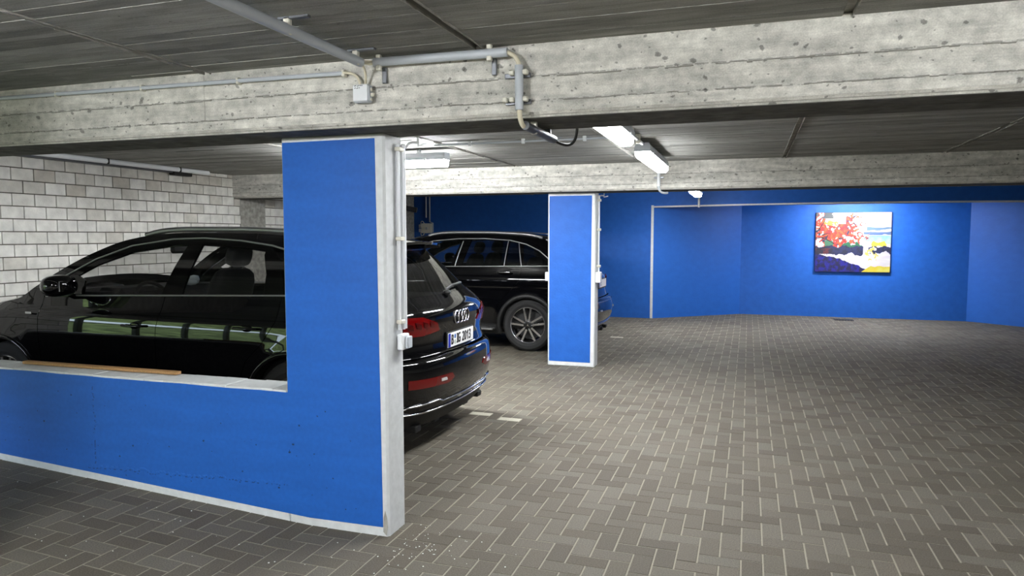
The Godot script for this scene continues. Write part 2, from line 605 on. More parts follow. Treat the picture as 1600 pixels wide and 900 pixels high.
func floor_and_pavers() -> void:
	var a := 0.104
	var base := MB.new()
	var e := 0.024
	# bed: level part, then the ramp that rises to the left in front of the parapet
	base.box(P((LEFT + RIGHT) / 2, -0.15 - 0.0022, (3.36 + 16.2) / 2), Vector3(RIGHT - LEFT + 0.6, 0.3, 16.2 - 3.36))
	base.box(P((-2.3 + RIGHT) / 2 + 0.15, -0.1522, (3.36 + FRONT) / 2), Vector3(RIGHT + 2.3 + 0.3, 0.3, 3.36 - FRONT))
	var x1 := -7.4
	var r0 := P(-2.3, -0.0022, FRONT)
	var r1 := P(-2.3, -0.0022, 3.36)
	var r2 := P(x1, ground(x1, 0) - 0.0022, 3.36)
	var r3 := P(x1, ground(x1, 0) - 0.0022, FRONT)
	var inside := P(-5, -0.1, 0)
	base.face(r0, r1, r2, r3, inside)
	for k in [[r0, r1], [r1, r2], [r2, r3], [r3, r0]]:
		base.face(k[0], k[1], Vector3(k[1].x, -0.3, k[1].z), Vector3(k[0].x, -0.3, k[0].z), inside)
	var fl := struct("floor", base, M.joint_sand)
	# herringbone of 20 x 10 cm pavers laid square to the beams
	var spots := []
	var i0 := int(floor(LEFT / a)) - 2
	var i1 := int(ceil(RIGHT / a)) + 2
	for i in range(i0, i1):
		for j in range(9, 152):
			var k := posmod(i - j, 4)
			var x := 0.0
			var d := 0.0
			var flat := false
			if k == 0:
				x = (i + 1.0) * a
				d = (j + 0.5) * a
				flat = true
			elif k == 2:
				x = (i + 0.5) * a
				d = j * a
			else:
				continue
			if x < LEFT - 0.05 or x > RIGHT + 0.05:
				continue
			# not in the walls, the pillars or outside the recess
			if d > BACK + 0.05 and (x < -1.85 or d > 15.55 or d - BACK > (x + 1.95) * 0.86 or d - BACK > (5.65 - x) * 0.86):
				continue
			spots.append([x, d, flat])
	# the three white bay marks
	var marks := [Vector2(-2.40, 5.99), Vector2(-1.98, 5.95), Vector2(-1.96, 11.27)]
	var marked := {}
	for m in marks:
		var best := -1
		var dist := 9.0
		for k in spots.size():
			if spots[k][2]:
				var q: float = m.distance_to(Vector2(spots[k][0], spots[k][1]))
				if q < dist:
					dist = q
					best = k
		marked[best] = true
	# which pavers show largest
	var cam := Vector3(0, 1.62, 0)
	var order := []
	for k in spots.size():
		var x: float = spots[k][0]
		var d: float = spots[k][1]
		var c := x * cos(deg_to_rad(18.4)) + d * sin(deg_to_rad(18.4))
		var z := -x * sin(deg_to_rad(18.4)) + d * cos(deg_to_rad(18.4))
		var low := 1.62 - ground(x, d)
		var seen := z > 0.3 and absf(c / z) < 0.74 and low / z < 0.47
		if d > 3.4 and x < -1.7 and d < 9:
			seen = seen and x > -1.7 - 0.55 * (d - 3.4)
		if d < 3.45 and absf(x + 2.3) < 0.13:
			seen = false   # these bend over the foot of the ramp
		order.append([P(x, 0, d).distance_to(cam) if seen else 99.0, k])
	order.sort()
	var single := {}
	for k in 297:
		single[order[k][1]] = true
	for k in marked:
		single[k] = true
	var shape := []
	for f in 2:
		var mb := MB.new()
		if f == 0:
			paver(mb, 0, 0, a - 0.004, a / 2 - 0.0024, 0.0, true)
		else:
			paver(mb, 0, 0, a / 2 - 0.004, a - 0.0024, 0.0, true)
		shape.append(mb.mesh())
	var field := MB.new()
	var r := RandomNumberGenerator.new()
	r.seed = 99
	var tones := FastNoiseLite.new()
	tones.frequency = 0.4
	for k in spots.size():
		var x: float = spots[k][0]
		var d: float = spots[k][1]
		var lift := r.randf_range(-0.0006, 0.0012)
		var pick := r.randi_range(0, 5)
		if single.has(k):
			var m: Material = M.paver_white if marked.has(k) else M["paver_%d" % pick]
			var o := shown("paver", shape[0 if spots[k][2] else 1], m, fl)
			o.position = P(x, ground(x, d) + lift, d)
			if d < 3.36 and x < -2.3:
				o.rotation.z = -atan(0.056)
			o.rotation.x = r.randf_range(-0.006, 0.006)
		else:
			var q: Color = M["paver_%d" % pick].albedo_color
			field.col = q.srgb_to_linear()
			if spots[k][2]:
				paver(field, x, d, a - 0.004, a / 2 - 0.0024, lift)
			else:
				paver(field, x, d, a / 2 - 0.004, a - 0.0024, lift)
	var o := part("paver_field", field, M.paver_field, fl, true)
	o.set_meta("kind", "stuff")
	# flecks of pale paint by the pillar's foot and along the parapet
	var fleck := MB.new()
	for k in 100:
		var x := 0.0
		var d := 0.0
		if k < 60:
			x = -1.72 + absf(r.randfn(0, 0.22))
			d = 3.25 + r.randfn(0, 0.13)
		else:
			x = r.randf_range(-4.3, -1.5)
			d = r.randf_range(2.5, 3.2)
		var s := r.randf_range(0.0012, 0.0042)
		var y := ground(x, d) + 0.0022
		var g := r.randf() * TAU
		var p := PackedVector2Array()
		for w in 5:
			p.append(Vector2(cos(g + TAU * w / 5), sin(g + TAU * w / 5)) * s * r.randf_range(0.6, 1.3))
		fleck.prism(p, 0, 0.0015, Transform3D(Basis(Vector3.RIGHT, -PI / 2), P(x, y, d)))
	var fo := part("paint_fleck", fleck, M.paint_fleck, fl)
	fo.set_meta("kind", "stuff")


# ------------------------------------------------------------------ ceiling and beams
func ceiling_and_beams() -> void:
	var mb := MB.new()
	mb.box(P((LEFT + RIGHT) / 2, CEIL + 0.16, (FRONT + 16) / 2), Vector3(RIGHT - LEFT + 0.8, 0.28, 16 - FRONT + 0.6))
	var ceil := struct("ceiling", mb, M.concrete)
	# slab fields between the joints, each cast against narrow boards that left steps
	var joints := [LEFT]
	for k in range(-3, 4):
		joints.append(0.345 + 1.53 * k)
	joints.append(RIGHT)
	for bay in [[FRONT, 3.12], [3.5, 8.37], [8.75, BACK + 0.02]]:
		for k in joints.size() - 1:
			var x0: float = joints[k] + (0.02 if k > 0 else 0.0)
			var x1: float = joints[k + 1] - (0.02 if k < joints.size() - 2 else 0.0)
			var f := MB.new()
			var d: float = bay[0]
			while d < bay[1] - 0.001:
				var w := minf(rng.randf_range(0.085, 0.115), bay[1] - d)
				var y := CEIL + rng.randf_range(-0.003, 0.002)
				var uv := Vector2(rng.randf(), rng.randi_range(0, 29) * 34.0 / 1024.0)
				var du := (x1 - x0) / 3.0
				var dv := 33.0 / 1024.0
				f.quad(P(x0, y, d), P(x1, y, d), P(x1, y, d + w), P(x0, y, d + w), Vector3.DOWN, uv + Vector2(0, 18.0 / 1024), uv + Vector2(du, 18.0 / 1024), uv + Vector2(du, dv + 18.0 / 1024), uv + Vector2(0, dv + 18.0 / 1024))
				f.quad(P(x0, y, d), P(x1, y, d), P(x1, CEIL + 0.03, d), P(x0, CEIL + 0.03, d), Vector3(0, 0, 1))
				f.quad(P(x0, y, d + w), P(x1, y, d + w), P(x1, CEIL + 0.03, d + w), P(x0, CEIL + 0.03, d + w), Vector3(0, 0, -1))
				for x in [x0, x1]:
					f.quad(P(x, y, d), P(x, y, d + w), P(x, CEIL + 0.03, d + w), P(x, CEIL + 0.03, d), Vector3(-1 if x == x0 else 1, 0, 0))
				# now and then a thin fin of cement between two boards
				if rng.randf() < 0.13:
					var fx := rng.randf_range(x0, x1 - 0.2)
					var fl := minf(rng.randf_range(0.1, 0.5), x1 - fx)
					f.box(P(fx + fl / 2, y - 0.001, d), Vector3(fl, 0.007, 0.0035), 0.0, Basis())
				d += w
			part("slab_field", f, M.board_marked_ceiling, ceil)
			if k > 0:
				var s := MB.new()
				for side in [-1, 1]:
					var dd: float = bay[0]
					while dd < bay[1] - 0.02:
						var l := minf(rng.randf_range(0.06, 0.3), bay[1] - dd)
						if rng.randf() < 0.82:
							s.box(P(joints[k] + side * 0.021, CEIL - 0.002, dd + l / 2), Vector3(0.005, rng.randf_range(0.006, 0.016), l), 0.0)
						dd += l
				part("joint_fin", s, M.concrete, ceil)
	beam("near", 3.10, 3.52, [-2.741, -2.303, 1.9, 3.4], 0.0)
	beam("far", 8.35, 8.77, [-4.8, -2.35, -0.92, 1.95, 4.1], 0.37)

func beam(_which: String, d0: float, d1: float, cuts: Array, shift: float) -> void:
	var mb := MB.new()
	var x0 := LEFT - 0.02
	var x1 := RIGHT + 0.02
	mb.box(P((x0 + x1) / 2, (BEAM + CEIL + 0.05) / 2 + 0.004, (d0 + d1) / 2), Vector3(x1 - x0, CEIL + 0.05 - BEAM - 0.008, d1 - d0 - 0.02))
	var o := struct("ceiling_beam", mb, M.concrete)
	o.set_meta("label", "board-marked concrete beam across the near ceiling above the blue parapet" if d0 < 5 else "board-marked concrete beam across the ceiling above the narrow blue pillar")
	# board imprints on the front face
	var f := MB.new()
	var xs := [x0] + cuts + [x1]
	var rows := [BEAM + 0.022, 2.225, 2.33, CEIL + 0.01]
	for face in [0, 1]:
		var dd := d0 if face == 0 else d1
		var out := Vector3(0, 0, 1) if face == 0 else Vector3(0, 0, -1)
		for r in 3:
			for k in xs.size() - 1:
				var y0: float = rows[r]
				var y1: float = rows[r + 1]
				var off: float = rng.randf_range(-0.003, 0.004)
				var z: float = dd - off * (1 if face == 0 else -1)
				var a: float = xs[k]
				var b: float = xs[k + 1]
				var ua := (a + 7.0) / 6.0 + shift
				var ub := (b + 7.0) / 6.0 + shift
				var va := 1.0 - (y0 - BEAM) / 0.33
				var vb := 1.0 - (y1 - BEAM) / 0.33
				f.quad(P(a, y0, z), P(b, y0, z), P(b, y1, z), P(a, y1, z), out, Vector2(ua, va), Vector2(ub, va), Vector2(ub, vb), Vector2(ua, vb))
				var zi: float = dd + (0.012 if face == 0 else -0.012)
				for y in [y0, y1]:
					f.quad(P(a, y, z), P(b, y, z), P(b, y, zi), P(a, y, zi), Vector3(0, -1 if y == y0 else 1, 0), Vector2(ua, va), Vector2(ub, va), Vector2(ub, va), Vector2(ua, va))
				for x in [a, b]:
					f.quad(P(x, y0, z), P(x, y1, z), P(x, y1, zi), P(x, y0, zi), Vector3(-1 if x == a else 1, 0, 0))
		# chamfer at the lower edge
		var s := 1 if face == 0 else -1
		f.quad(P(x0, BEAM + 0.022, dd), P(x1, BEAM + 0.022, dd), P(x1, BEAM, dd + 0.02 * s), P(x0, BEAM, dd + 0.02 * s), Vector3(0, -0.7, 0.7 * s), Vector2(shift, 0.93), Vector2(shift + 2.1, 0.93), Vector2(shift + 2.1, 1), Vector2(shift, 1))
	part("board_face", f, M.board_marked_concrete, o)
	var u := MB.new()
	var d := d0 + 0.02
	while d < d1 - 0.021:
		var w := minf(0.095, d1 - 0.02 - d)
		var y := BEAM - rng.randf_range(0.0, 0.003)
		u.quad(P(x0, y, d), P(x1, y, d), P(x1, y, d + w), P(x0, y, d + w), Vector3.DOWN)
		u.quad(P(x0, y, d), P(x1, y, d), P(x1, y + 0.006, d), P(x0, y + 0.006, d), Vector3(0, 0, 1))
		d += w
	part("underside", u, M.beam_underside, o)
	# ragged cement fins where the boards met
	var g := MB.new()
	for y in [2.225, 2.33]:
		var x := x0
		while x < x1:
			var l := rng.randf_range(0.02, 0.07)
			if rng.randf() < 0.72:
				var h := rng.randf_range(0.002, 0.006)
				g.box(P(x + l / 2, y + rng.randf_range(-0.003, 0.003), d0 - 0.001), Vector3(l, h, rng.randf_range(0.008, 0.014)), 0.0015)
			x += l
	part("cement_fin", g, M.concrete, o)


# ------------------------------------------------------------------ walls
func walls() -> void:
	# left wall of pale bricks with two concrete piers; open at its near end, to the lawn
	var mb := MB.new()
	var open := 2.9
	mb.box(P(LEFT - 0.16, 1.25, (open + 16) / 2), Vector3(0.30, 2.5, 16 - open))
	var wl := struct("wall_left", mb, M.mortar)
	var course := 0.1275
	var long := 0.238
	var brick_shape := {}
	var field := MB.new()
	var all := []
	for row in 20:
		var y0 := 0.012 + row * course
		if y0 > CEIL - 0.04:
			continue
		var hh := minf(course - 0.010, CEIL + 0.02 - y0)
		for run in [[open, 8.5], [9.06, 13.5]]:
			var d: float = run[0] - (0.0 if row % 2 == 0 else long / 2)
			while d < run[1]:
				var a := maxf(d, run[0])
				var b := minf(d + long - 0.009, run[1] - 0.004)
				if b - a > 0.03:
					all.append([a, b, y0, y0 + hh])
				d += long
	var order := []
	for k in all.size():
		var q: Array = all[k]
		var ok: bool = q[2] > 1.08 and q[0] > 4.75 and q[0] < 9.7
		order.append([q[0] if ok else 99.0 + k, k])
	order.sort()
	var single := {}
	for k in 300:
		single[order[k][1]] = true
	var r := RandomNumberGenerator.new()
	r.seed = 7
	for k in all.size():
		var q: Array = all[k]
		var size := Vector3(0.03, q[3] - q[2], q[1] - q[0])
		var pick: int = [0, 0, 0, 1, 1, 2, 2, 2, 5, 5, 5, 0, 3][r.randi_range(0, 12)]
		if q[2] > 2.0 and r.randf() < 0.35:
			pick = [3, 4][r.randi_range(0, 1)]
		var at := P(LEFT - 0.006 + r.randf_range(-0.0015, 0.0015), (q[2] + q[3]) / 2, (q[0] + q[1]) / 2)
		if single.has(k):
			var key := "%.3f %.3f" % [size.y, size.z]
			if not brick_shape.has(key):
				var b := MB.new()
				b.box(Vector3.ZERO, size, 0.002)
				brick_shape[key] = b.mesh()
			var o := shown("brick", brick_shape[key], M["brick_%d" % pick], wl)
			o.position = at
		else:
			field.col = M["brick_%d" % pick].albedo_color.srgb_to_linear()
			field.box(at, size, 0.0)
	var bf := part("brick_field", field, M.brick_field, wl, true)
	bf.set_meta("kind", "stuff")
	for span in [[8.5, 9.05], [13.5, 14.1]]:
		var p := MB.new()
		p.box(P(LEFT - 0.05, 1.24, (span[0] + span[1]) / 2), Vector3(0.12, 2.48, span[1] - span[0]), 0.004)
		part("pier", p, M.concrete, wl)
	# blue wall at the back, the angled recess beside it and the band above the recess
	mb = MB.new()
	mb.box(P((LEFT - 1.80) / 2 - 0.1, 1.24, BACK + 0.15), Vector3(-1.80 - LEFT + 0.2, 2.48, 0.30))
	struct("wall_back", mb, M.blue_paint)
	mb = MB.new()
	mb.box(P((-1.80 + 5.55) / 2, (2.20 + 2.48) / 2, BACK + 0.12), Vector3(5.55 + 1.80, 2.48 - 2.20, 0.24))
	struct("wall_lintel", mb, M.blue_paint)
	for w in [["wall_recess_left", -1.80, BACK, -0.15, 15.5], ["wall_recess_back", -0.15, 15.5, 3.97, 15.5], ["wall_recess_right", 3.97, 15.5, 5.55, BACK]]:
		mb = MB.new()
		var a := Vector2(w[1], w[2])
		var b := Vector2(w[3], w[4])
		var e := (b - a).normalized()
		var nn := Vector2(-e.y, e.x)
		var g := [a - e * 0.0, b + e * 0.0, b + nn * 0.3 + e * 0.12, a + nn * 0.3 - e * 0.12]
		var mid: Vector2 = (g[0] + g[2]) / 2.0
		var inside := P(mid.x, 1.2, mid.y)
		for k in 4:
			var q: Vector2 = g[k]
			var q2: Vector2 = g[(k + 1) % 4]
			mb.face(P(q.x, 0, q.y), P(q2.x, 0, q2.y), P(q2.x, 2.48, q2.y), P(q.x, 2.48, q.y), inside)
		mb.face(P(g[0].x, 2.48, g[0].y), P(g[1].x, 2.48, g[1].y), P(g[2].x, 2.48, g[2].y), P(g[3].x, 2.48, g[3].y), inside)
		struct(w[0], mb, M.blue_paint)
	mb = MB.new()
	mb.box(P(-1.795, 1.11, BACK - 0.002), Vector3(0.05, 2.22, 0.012), 0.003)
	struct("trim_1", mb, M.pale_grey_paint)
	mb = MB.new()
	# the painted edge of the band, very slightly bowed
	for k in 24:
		var xa := -1.80 + 7.35 * k / 24
		var xb := -1.80 + 7.35 * (k + 1) / 24
		var ya := 2.205 + 0.030 * sin(PI * k / 24.0)
		var yb := 2.205 + 0.030 * sin(PI * (k + 1) / 24.0)
		mb.quad(P(xa, ya - 0.03, BACK - 0.007), P(xb, yb - 0.03, BACK - 0.007), P(xb, yb, BACK - 0.007), P(xa, ya, BACK - 0.007), Vector3(0, 0, 1))
		mb.quad(P(xa, ya, BACK - 0.007), P(xb, yb, BACK - 0.007), P(xb, yb, BACK + 0.01), P(xa, ya, BACK + 0.01), Vector3(0, 1, 0))
		mb.quad(P(xa, ya - 0.03, BACK - 0.007), P(xb, yb - 0.03, BACK - 0.007), P(xb, yb - 0.03, BACK + 0.05), P(xa, ya - 0.03, BACK + 0.05), Vector3(0, -1, 0))
	struct("trim_2", mb, M.pale_grey_paint)
	# the rest of the hall, beside and behind the camera
	mb = MB.new()
	mb.box(P(RIGHT + 0.15, 1.25, (FRONT + 16) / 2), Vector3(0.30, 2.5, 16 - FRONT))
	struct("wall_right", mb, M.concrete)
	mb = MB.new()
	mb.box(P((LEFT + RIGHT) / 2, 1.25, FRONT - 0.15), Vector3(RIGHT - LEFT + 0.6, 2.5, 0.30))
	struct("wall_front", mb, M.concrete)
	mb = MB.new()
	mb.box(P(LEFT - 0.16, 1.25, FRONT + 1.5), Vector3(0.30, 2.5, 3.0))
	mb.box(P(LEFT - 0.16, 2.15, (FRONT + open) / 2), Vector3(0.30, 0.70, open - FRONT))  # deep lintel out of view, lowered to keep sky out of the car's reflection
	struct("wall_entrance", mb, M.concrete)
	# out of view: grille and grass bank, placed for the near car's door reflection
	var gate := thing("unseen_grille", "unseen dark metal grille across the open entrance, reflected in the near car", "gate", P(LEFT - 0.15, 0.27, -0.55))
	for k in 9:
		var b := MB.new()
		b.box(Vector3(0, 0.76, 3.2 - k * 0.8), Vector3(0.07, 1.53, 0.07), 0.006)
		part("post", b, M.gate_metal, gate)
	for y in [0.12, 1.48]:
		var b := MB.new()
		b.box(Vector3(0, y, 0), Vector3(0.05, 0.05, 6.9), 0.005)
		part("rail", b, M.gate_metal, gate)
	mb = MB.new()
	var q := [Vector2(LEFT - 0.4, 0.24), Vector2(LEFT - 2.5, 0.45), Vector2(LEFT - 7, 1.75), Vector2(LEFT - 14, 7.5)]  # bank raised high to hide the sky from the near car's door
	for k in 3:
		mb.face(P(q[k].x, q[k].y, -14), P(q[k + 1].x, q[k + 1].y, -14), P(q[k + 1].x, q[k + 1].y, 16), P(q[k].x, q[k].y, 16), Vector3(-10, -9, 0))
	var strip_mb := MB.new()
	strip_mb.box(P(LEFT - 6.2, 1.60, 1), Vector3(0.9, 0.06, 30), 0.01, Basis(Vector3.BACK, -0.28))
	var lawn := part("lawn", mb, M.grass, self)
	tag(lawn, "unseen green grass bank outside the entrance, reflected in the near car", "lawn")
	lawn.set_meta("kind", "stuff")
	part("unseen_pale_strip", strip_mb, M.pale_strip, lawn)  # out of view, placed to give the car door its bright reflected streak


# ------------------------------------------------------------------ blue pillars and parapet
func pitted_blue() -> StandardMaterial3D:
	var m := mk("pitted_blue", Color(1, 1, 1), 0.55, 0.0, 0.4)
	var w := 1600
	var h := 704
	var base: Color = M.blue_paint.albedo_color
	var f := FastNoiseLite.new()
	f.seed = 3
	f.frequency = 0.01
	var data := PackedByteArray()
	data.resize(w * h * 3)
	var k := 0
	for y in h:
		for x in w:
			var s := 0.97 + 0.05 * f.get_noise_2d(x * 0.5, y * 3.0) + 0.04 * f.get_noise_2d(x * 9.0, y * 9.0)
			data[k] = clampi(int(base.r8 * s), 0, 255)
			data[k + 1] = clampi(int(base.g8 * s), 0, 255)
			data[k + 2] = clampi(int(base.b8 * s), 0, 255)
			k += 3
	var im := Image.create_from_data(w, h, false, Image.FORMAT_RGB8, data)
	var r := RandomNumberGenerator.new()
	r.seed = 12
	var ht := Image.create(w, h, false, Image.FORMAT_L8)
	ht.fill(Color(0.6, 0.6, 0.6))
	# blow holes in the cast parapet
	for n in 90:
		var px := r.randf_range(620, 1480)
		var py := r.randf_range(450, 690)
		var ra := r.randf_range(0.5, 1.1) if r.randf() < 0.88 else r.randf_range(1.3, 2.0)
		for yy in range(int(py - ra), int(py + ra) + 2):
			for xx in range(int(px - ra * 1.3), int(px + ra * 1.3) + 2):
				if Vector2((xx - px) / 1.3, yy - py).length() < ra and yy < h:
					im.set_pixel(xx, yy, base.darkened(0.5))
					ht.set_pixel(xx, yy, Color(0.1, 0.1, 0.1))
	# rough seam low on the parapet and an upright one, where formwork met
	for x in range(910, 1350):
		var y := 598 + int(7 * f.get_noise_2d(x * 3.0, 5)) - int((x - 910) * 0.034)
		var q := f.get_noise_2d(x * 14.0, 77)
		for t in 4:
			ht.set_pixel(x, mini(y + t, h - 1), Color.WHITE * (0.95 if q > 0 else 0.5))
		if q < -0.12:
			for t in 2:
				im.set_pixel(x, mini(y + 4 + t, h - 1), base.darkened(0.35))
	for y in range(446, 596):
		var x := 928 + int(6 * f.get_noise_2d(y * 5.0, 9))
		if f.get_noise_2d(y * 16.0, 40) > 0.0:
			for t in 3:
				im.set_pixel(x + t, y, base.darkened(0.25))
				ht.set_pixel(x + t, y, Color(0.2, 0.2, 0.2))
	im.generate_mipmaps()
	m.albedo_texture = ImageTexture.create_from_image(im)
	m.heightmap_enabled = true
	m.heightmap_texture = ImageTexture.create_from_image(ht)
	m.heightmap_scale = 0.35
	return m

func pillars() -> void:
	var d0 := 3.325
	var d1 := 3.52
	var x0 := -2.44
	var x1 := -1.805
	var sill := 0.76
	var left := LEFT - 0.02
	# near pillar and its parapet are one piece of wall
	var core := MB.new()
	core.box(P((x0 + x1) / 2, BEAM / 2 - 0.02, (d0 + d1) / 2), Vector3(x1 - x0, BEAM + 0.05, d1 - d0), 0.012)
	var o := struct("wall_parapet", core, M.pale_grey_paint)
	o.set_meta("label", "blue parapet wall with its tall grey-edged blue pillar in the foreground")
	var pw := MB.new()
	pw.box(P((left + x0) / 2, sill / 2 - 0.03, (d0 + d1) / 2), Vector3(x0 - left, sill + 0.06 - 0.02, d1 - d0), 0.004)
	part("parapet", pw, M.pale_grey_paint, o)
	var rear := MB.new()
	rear.box(P((left + x0) / 2, (sill - 0.03) / 2, d1 + 0.002), Vector3(x0 - left, sill - 0.03, 0.006), 0.001)
	part("bare_back", rear, M.dark_concrete, o)
	# uneven painted sill
	var s := MB.new()
	var xx := left
	while xx < x0:
		var l := minf(rng.randf_range(0.05, 0.2), x0 - xx)
		var dy := rng.randf_range(-0.0025, 0.0025)
		s.box(P(xx + l / 2, sill - 0.012 + dy, (d0 + d1) / 2 + 0.002), Vector3(l, 0.024, d1 - d0 + 0.006), 0.003)
		xx += l
	part("sill", s, M.pale_grey_paint, o)
	# coat of blue, L-shaped, leaving a pale border
	var b := MB.new()
	var edge := []
	for k in 25:
		var x: float = lerpf(left, x0 + 0.012, k / 24.0)
		edge.append([x, sill - 0.012 + rng.randf_range(-0.003, 0.003)])
	edge.append([x0 + 0.012, BEAM - 0.028])
	edge.append([x1 - 0.055, BEAM - 0.026])
	edge.append([x1 - 0.035, 0.05])
	edge.append([-2.3, 0.045])
	edge.append([left, ground(left, 3) + 0.045])
	var p := poly(edge)
	var id := Geometry2D.triangulate_polygon(p)
	var uvs := func(q: Vector2) -> Vector2: return Vector2((q.x + 7.0) / 5.4, (2.2 - q.y) / 2.376)
	for k in range(0, id.size(), 3):
		var q := [p[id[k]], p[id[k + 1]], p[id[k + 2]]]
		b.tri(P(q[0].x, q[0].y, d0 - 0.003), P(q[1].x, q[1].y, d0 - 0.003), P(q[2].x, q[2].y, d0 - 0.003), Vector3.BACK, Vector3.BACK, Vector3.BACK, uvs.call(q[0]), uvs.call(q[1]), uvs.call(q[2]))
	for k in p.size():
		var q := p[k]
		var q2 := p[(k + 1) % p.size()]
		b.face(P(q.x, q.y, d0 - 0.003), P(q2.x, q2.y, d0 - 0.003), P(q2.x, q2.y, d0 + 0.003), P(q.x, q.y, d0 + 0.003), P(-2.1, 0.6, d0))
	part("blue_coat", b, pitted_blue(), o)
	# scuff at the foot of the pillar's corner
	var sc := MB.new()
	sc.prism(poly([[0, 0.02], [0.02, 0.0], [0.028, 0.05], [0.024, 0.1], [0.012, 0.14], [0.004, 0.10]]), 0, 0.0015, Transform3D(Basis(), P(x1 - 0.034, 0.005, d0 - 0.001)))
	part("bare_patch", sc, M.concrete, o)

	# unseen fellow of the same row behind the camera, placed to shade the parapet
	var back := MB.new()
	back.box(P(-2.12, BEAM / 2 + 0.16, -1.9), Vector3(0.63, BEAM + 0.33, 0.2), 0.012)
	var ob := thing("pillar", "unseen pale pillar of the same row behind the camera, placed to shade the parapet", "pillar")
	part("core", back, M.pale_grey_paint, ob)
	var post := MB.new()
	post.lathe([Vector2(0.115, 0.0), Vector2(0.115, CEIL)], 24, Transform3D(Basis(), P(-3.36, 0.0, 1.95)))
	var op := thing("unseen_post", "unseen round grey post left of the view, placed to shade the parapet", "post")  # out of view, placed to cast the soft shadow on the parapet
	part("shaft", post, M.concrete, op)
	# narrow pillar further back
	var e0 := 8.56
	var e1 := 8.75
	var core2 := MB.new()
	core2.box(P((-2.375 - 1.775) / 2, BEAM / 2, (e0 + e1) / 2), Vector3(0.60, BEAM + 0.01, e1 - e0), 0.012)
	var o2 := thing("pillar", "free-standing blue pillar with pale edges between the two parked cars", "pillar")
	part("core", core2, M.pale_grey_paint, o2)
	var c := MB.new()
	c.prism(poly([[-2.355, 0.055], [-1.83, 0.055], [-1.82, BEAM - 0.04], [-2.355, BEAM - 0.04]]), -0.003, 0.003, Transform3D(Basis(), P(0, 0, e0)))
	part("blue_coat", c, M.blue_paint, o2)


# ------------------------------------------------------------------ lamps
func lamp(label: String, at: Vector3, turn: float, power: float, size := 1.5, bright := 34.0) -> Node3D:
	var key := "lamp_glow_%d" % int(bright)
	if not M.has(key):
		M[key] = M.lamp_glow.duplicate()
		M[key].emission_energy_multiplier = bright
	var t := thing("ceiling_lamp", label, "lamp", at, turn)
	var h := MB.new()
	h.prism(poly([[-0.055, 0.035], [-0.07, 0.0], [-0.07, -0.035], [0.07, -0.035], [0.07, 0.0], [0.055, 0.035]]), -size / 2, size / 2)
	part("housing", h, M.plastic_grey, t)
	var g := MB.new()
	g.prism(poly([[-0.066, -0.036], [-0.062, -0.075], [-0.04, -0.098], [0.04, -0.098], [0.062, -0.075], [0.066, -0.036]]), -size / 2 + 0.012, size / 2 - 0.012)
	part("diffuser", g, M[key], t)
	for s in [-1, 1]:
		var b := MB.new()
		b.box(Vector3(0, 0.055, s * size * 0.3), Vector3(0.05, 0.05, 0.03), 0.003)
		part("bracket", b, M.steel, t)
		for k in 3:
			var c := MB.new()
			c.box(Vector3(s * 0.071, -0.032, (k - 1) * size * 0.36), Vector3(0.012, 0.03, 0.03), 0.003)
			part("clip", c, M.plastic_grey, t)
	var l := AreaLight3D.new()
	l.name = "light"
	l.area_size = Vector2(0.10, size - 0.05)
	l.light_color = LAMP
	l.light_energy = power
	l.area_range = 30.0
	l.area_attenuation = 2.0
	l.shadow_enabled = true
	t.add_child(l)
	l.position = Vector3(0, -0.104, 0)
	l.rotation_degrees = Vector3(-90, 0, 0)
	return t

func lamps() -> void:
	lamp("glowing tube lamp on the ceiling just right of the near pillar", P(-3.55, CEIL - 0.08, 6.42), PI / 2, 1.5, 1.5, 68.0)
	lamp("glowing tube lamp half hidden behind the lower edge of the near beam", P(-0.90, CEIL - 0.08, 4.68), 0, 1.25, 1.5, 14.0)
	lamp("glowing tube lamp on the ceiling in front of the far beam", P(-0.90, CEIL - 0.08, 7.06), 0, 1.25, 1.5, 14.0)
	lamp("small far tube lamp seen end-on below the far beam", P(-0.86, CEIL - 0.08, 12.3), 0, 0.9, 1.2, 42.0)
	# out of view: lamps placed to light near beam and parapet, one lights the picture
	lamp("unseen tube lamp on the ceiling behind the camera, placed to light the parapet", P(-0.90, CEIL - 0.08, -4.2), 0, 0.8, 1.5, 60.0)
	lamp("unseen tube lamp on the near ceiling, placed to light the blue parapet and the beam", P(-2.2, CEIL - 0.08, 0.4), PI / 2, 0.6, 0.8, 84.0)
	lamp("unseen tube lamp on the near ceiling over the lane, placed to light the near beam", P(1.6, CEIL - 0.08, 0.5), PI / 2, 0.5, 1.5, 50.0)
	lamp("tube lamp hidden behind the blue band above the picture", P(1.95, CEIL - 0.08, 14.5), PI / 2, 0.8, 0.9, 60.0)


# ------------------------------------------------------------------ cars
func arc(cx: float, cy: float, r: float, a0: float, a1: float, k := 20) -> Array:
	var p := []
	for i in k + 1:
		var g := lerpf(a0, a1, float(i) / k)
		p.append([cx + r * cos(g), cy + r * sin(g)])
	return p

func less(a: PackedVector2Array, b: PackedVector2Array) -> PackedVector2Array:
	var best := PackedVector2Array()
	var most := 0.0
	for q in Geometry2D.clip_polygons(a, b):
		var s := 0.0
		for i in q.size():
			s += q[i].cross(q[(i + 1) % q.size()])
		if absf(s) > most:
			most = absf(s)
			best = q
	return best

func common(a: PackedVector2Array, b: PackedVector2Array) -> PackedVector2Array:
	var r := Geometry2D.intersect_polygons(a, b)
	return r[0] if r.size() else PackedVector2Array()

func shrink(a: PackedVector2Array, by := 0.0025) -> PackedVector2Array:
	var r := Geometry2D.offset_polygon(a, -by)
	return r[0] if r.size() else a

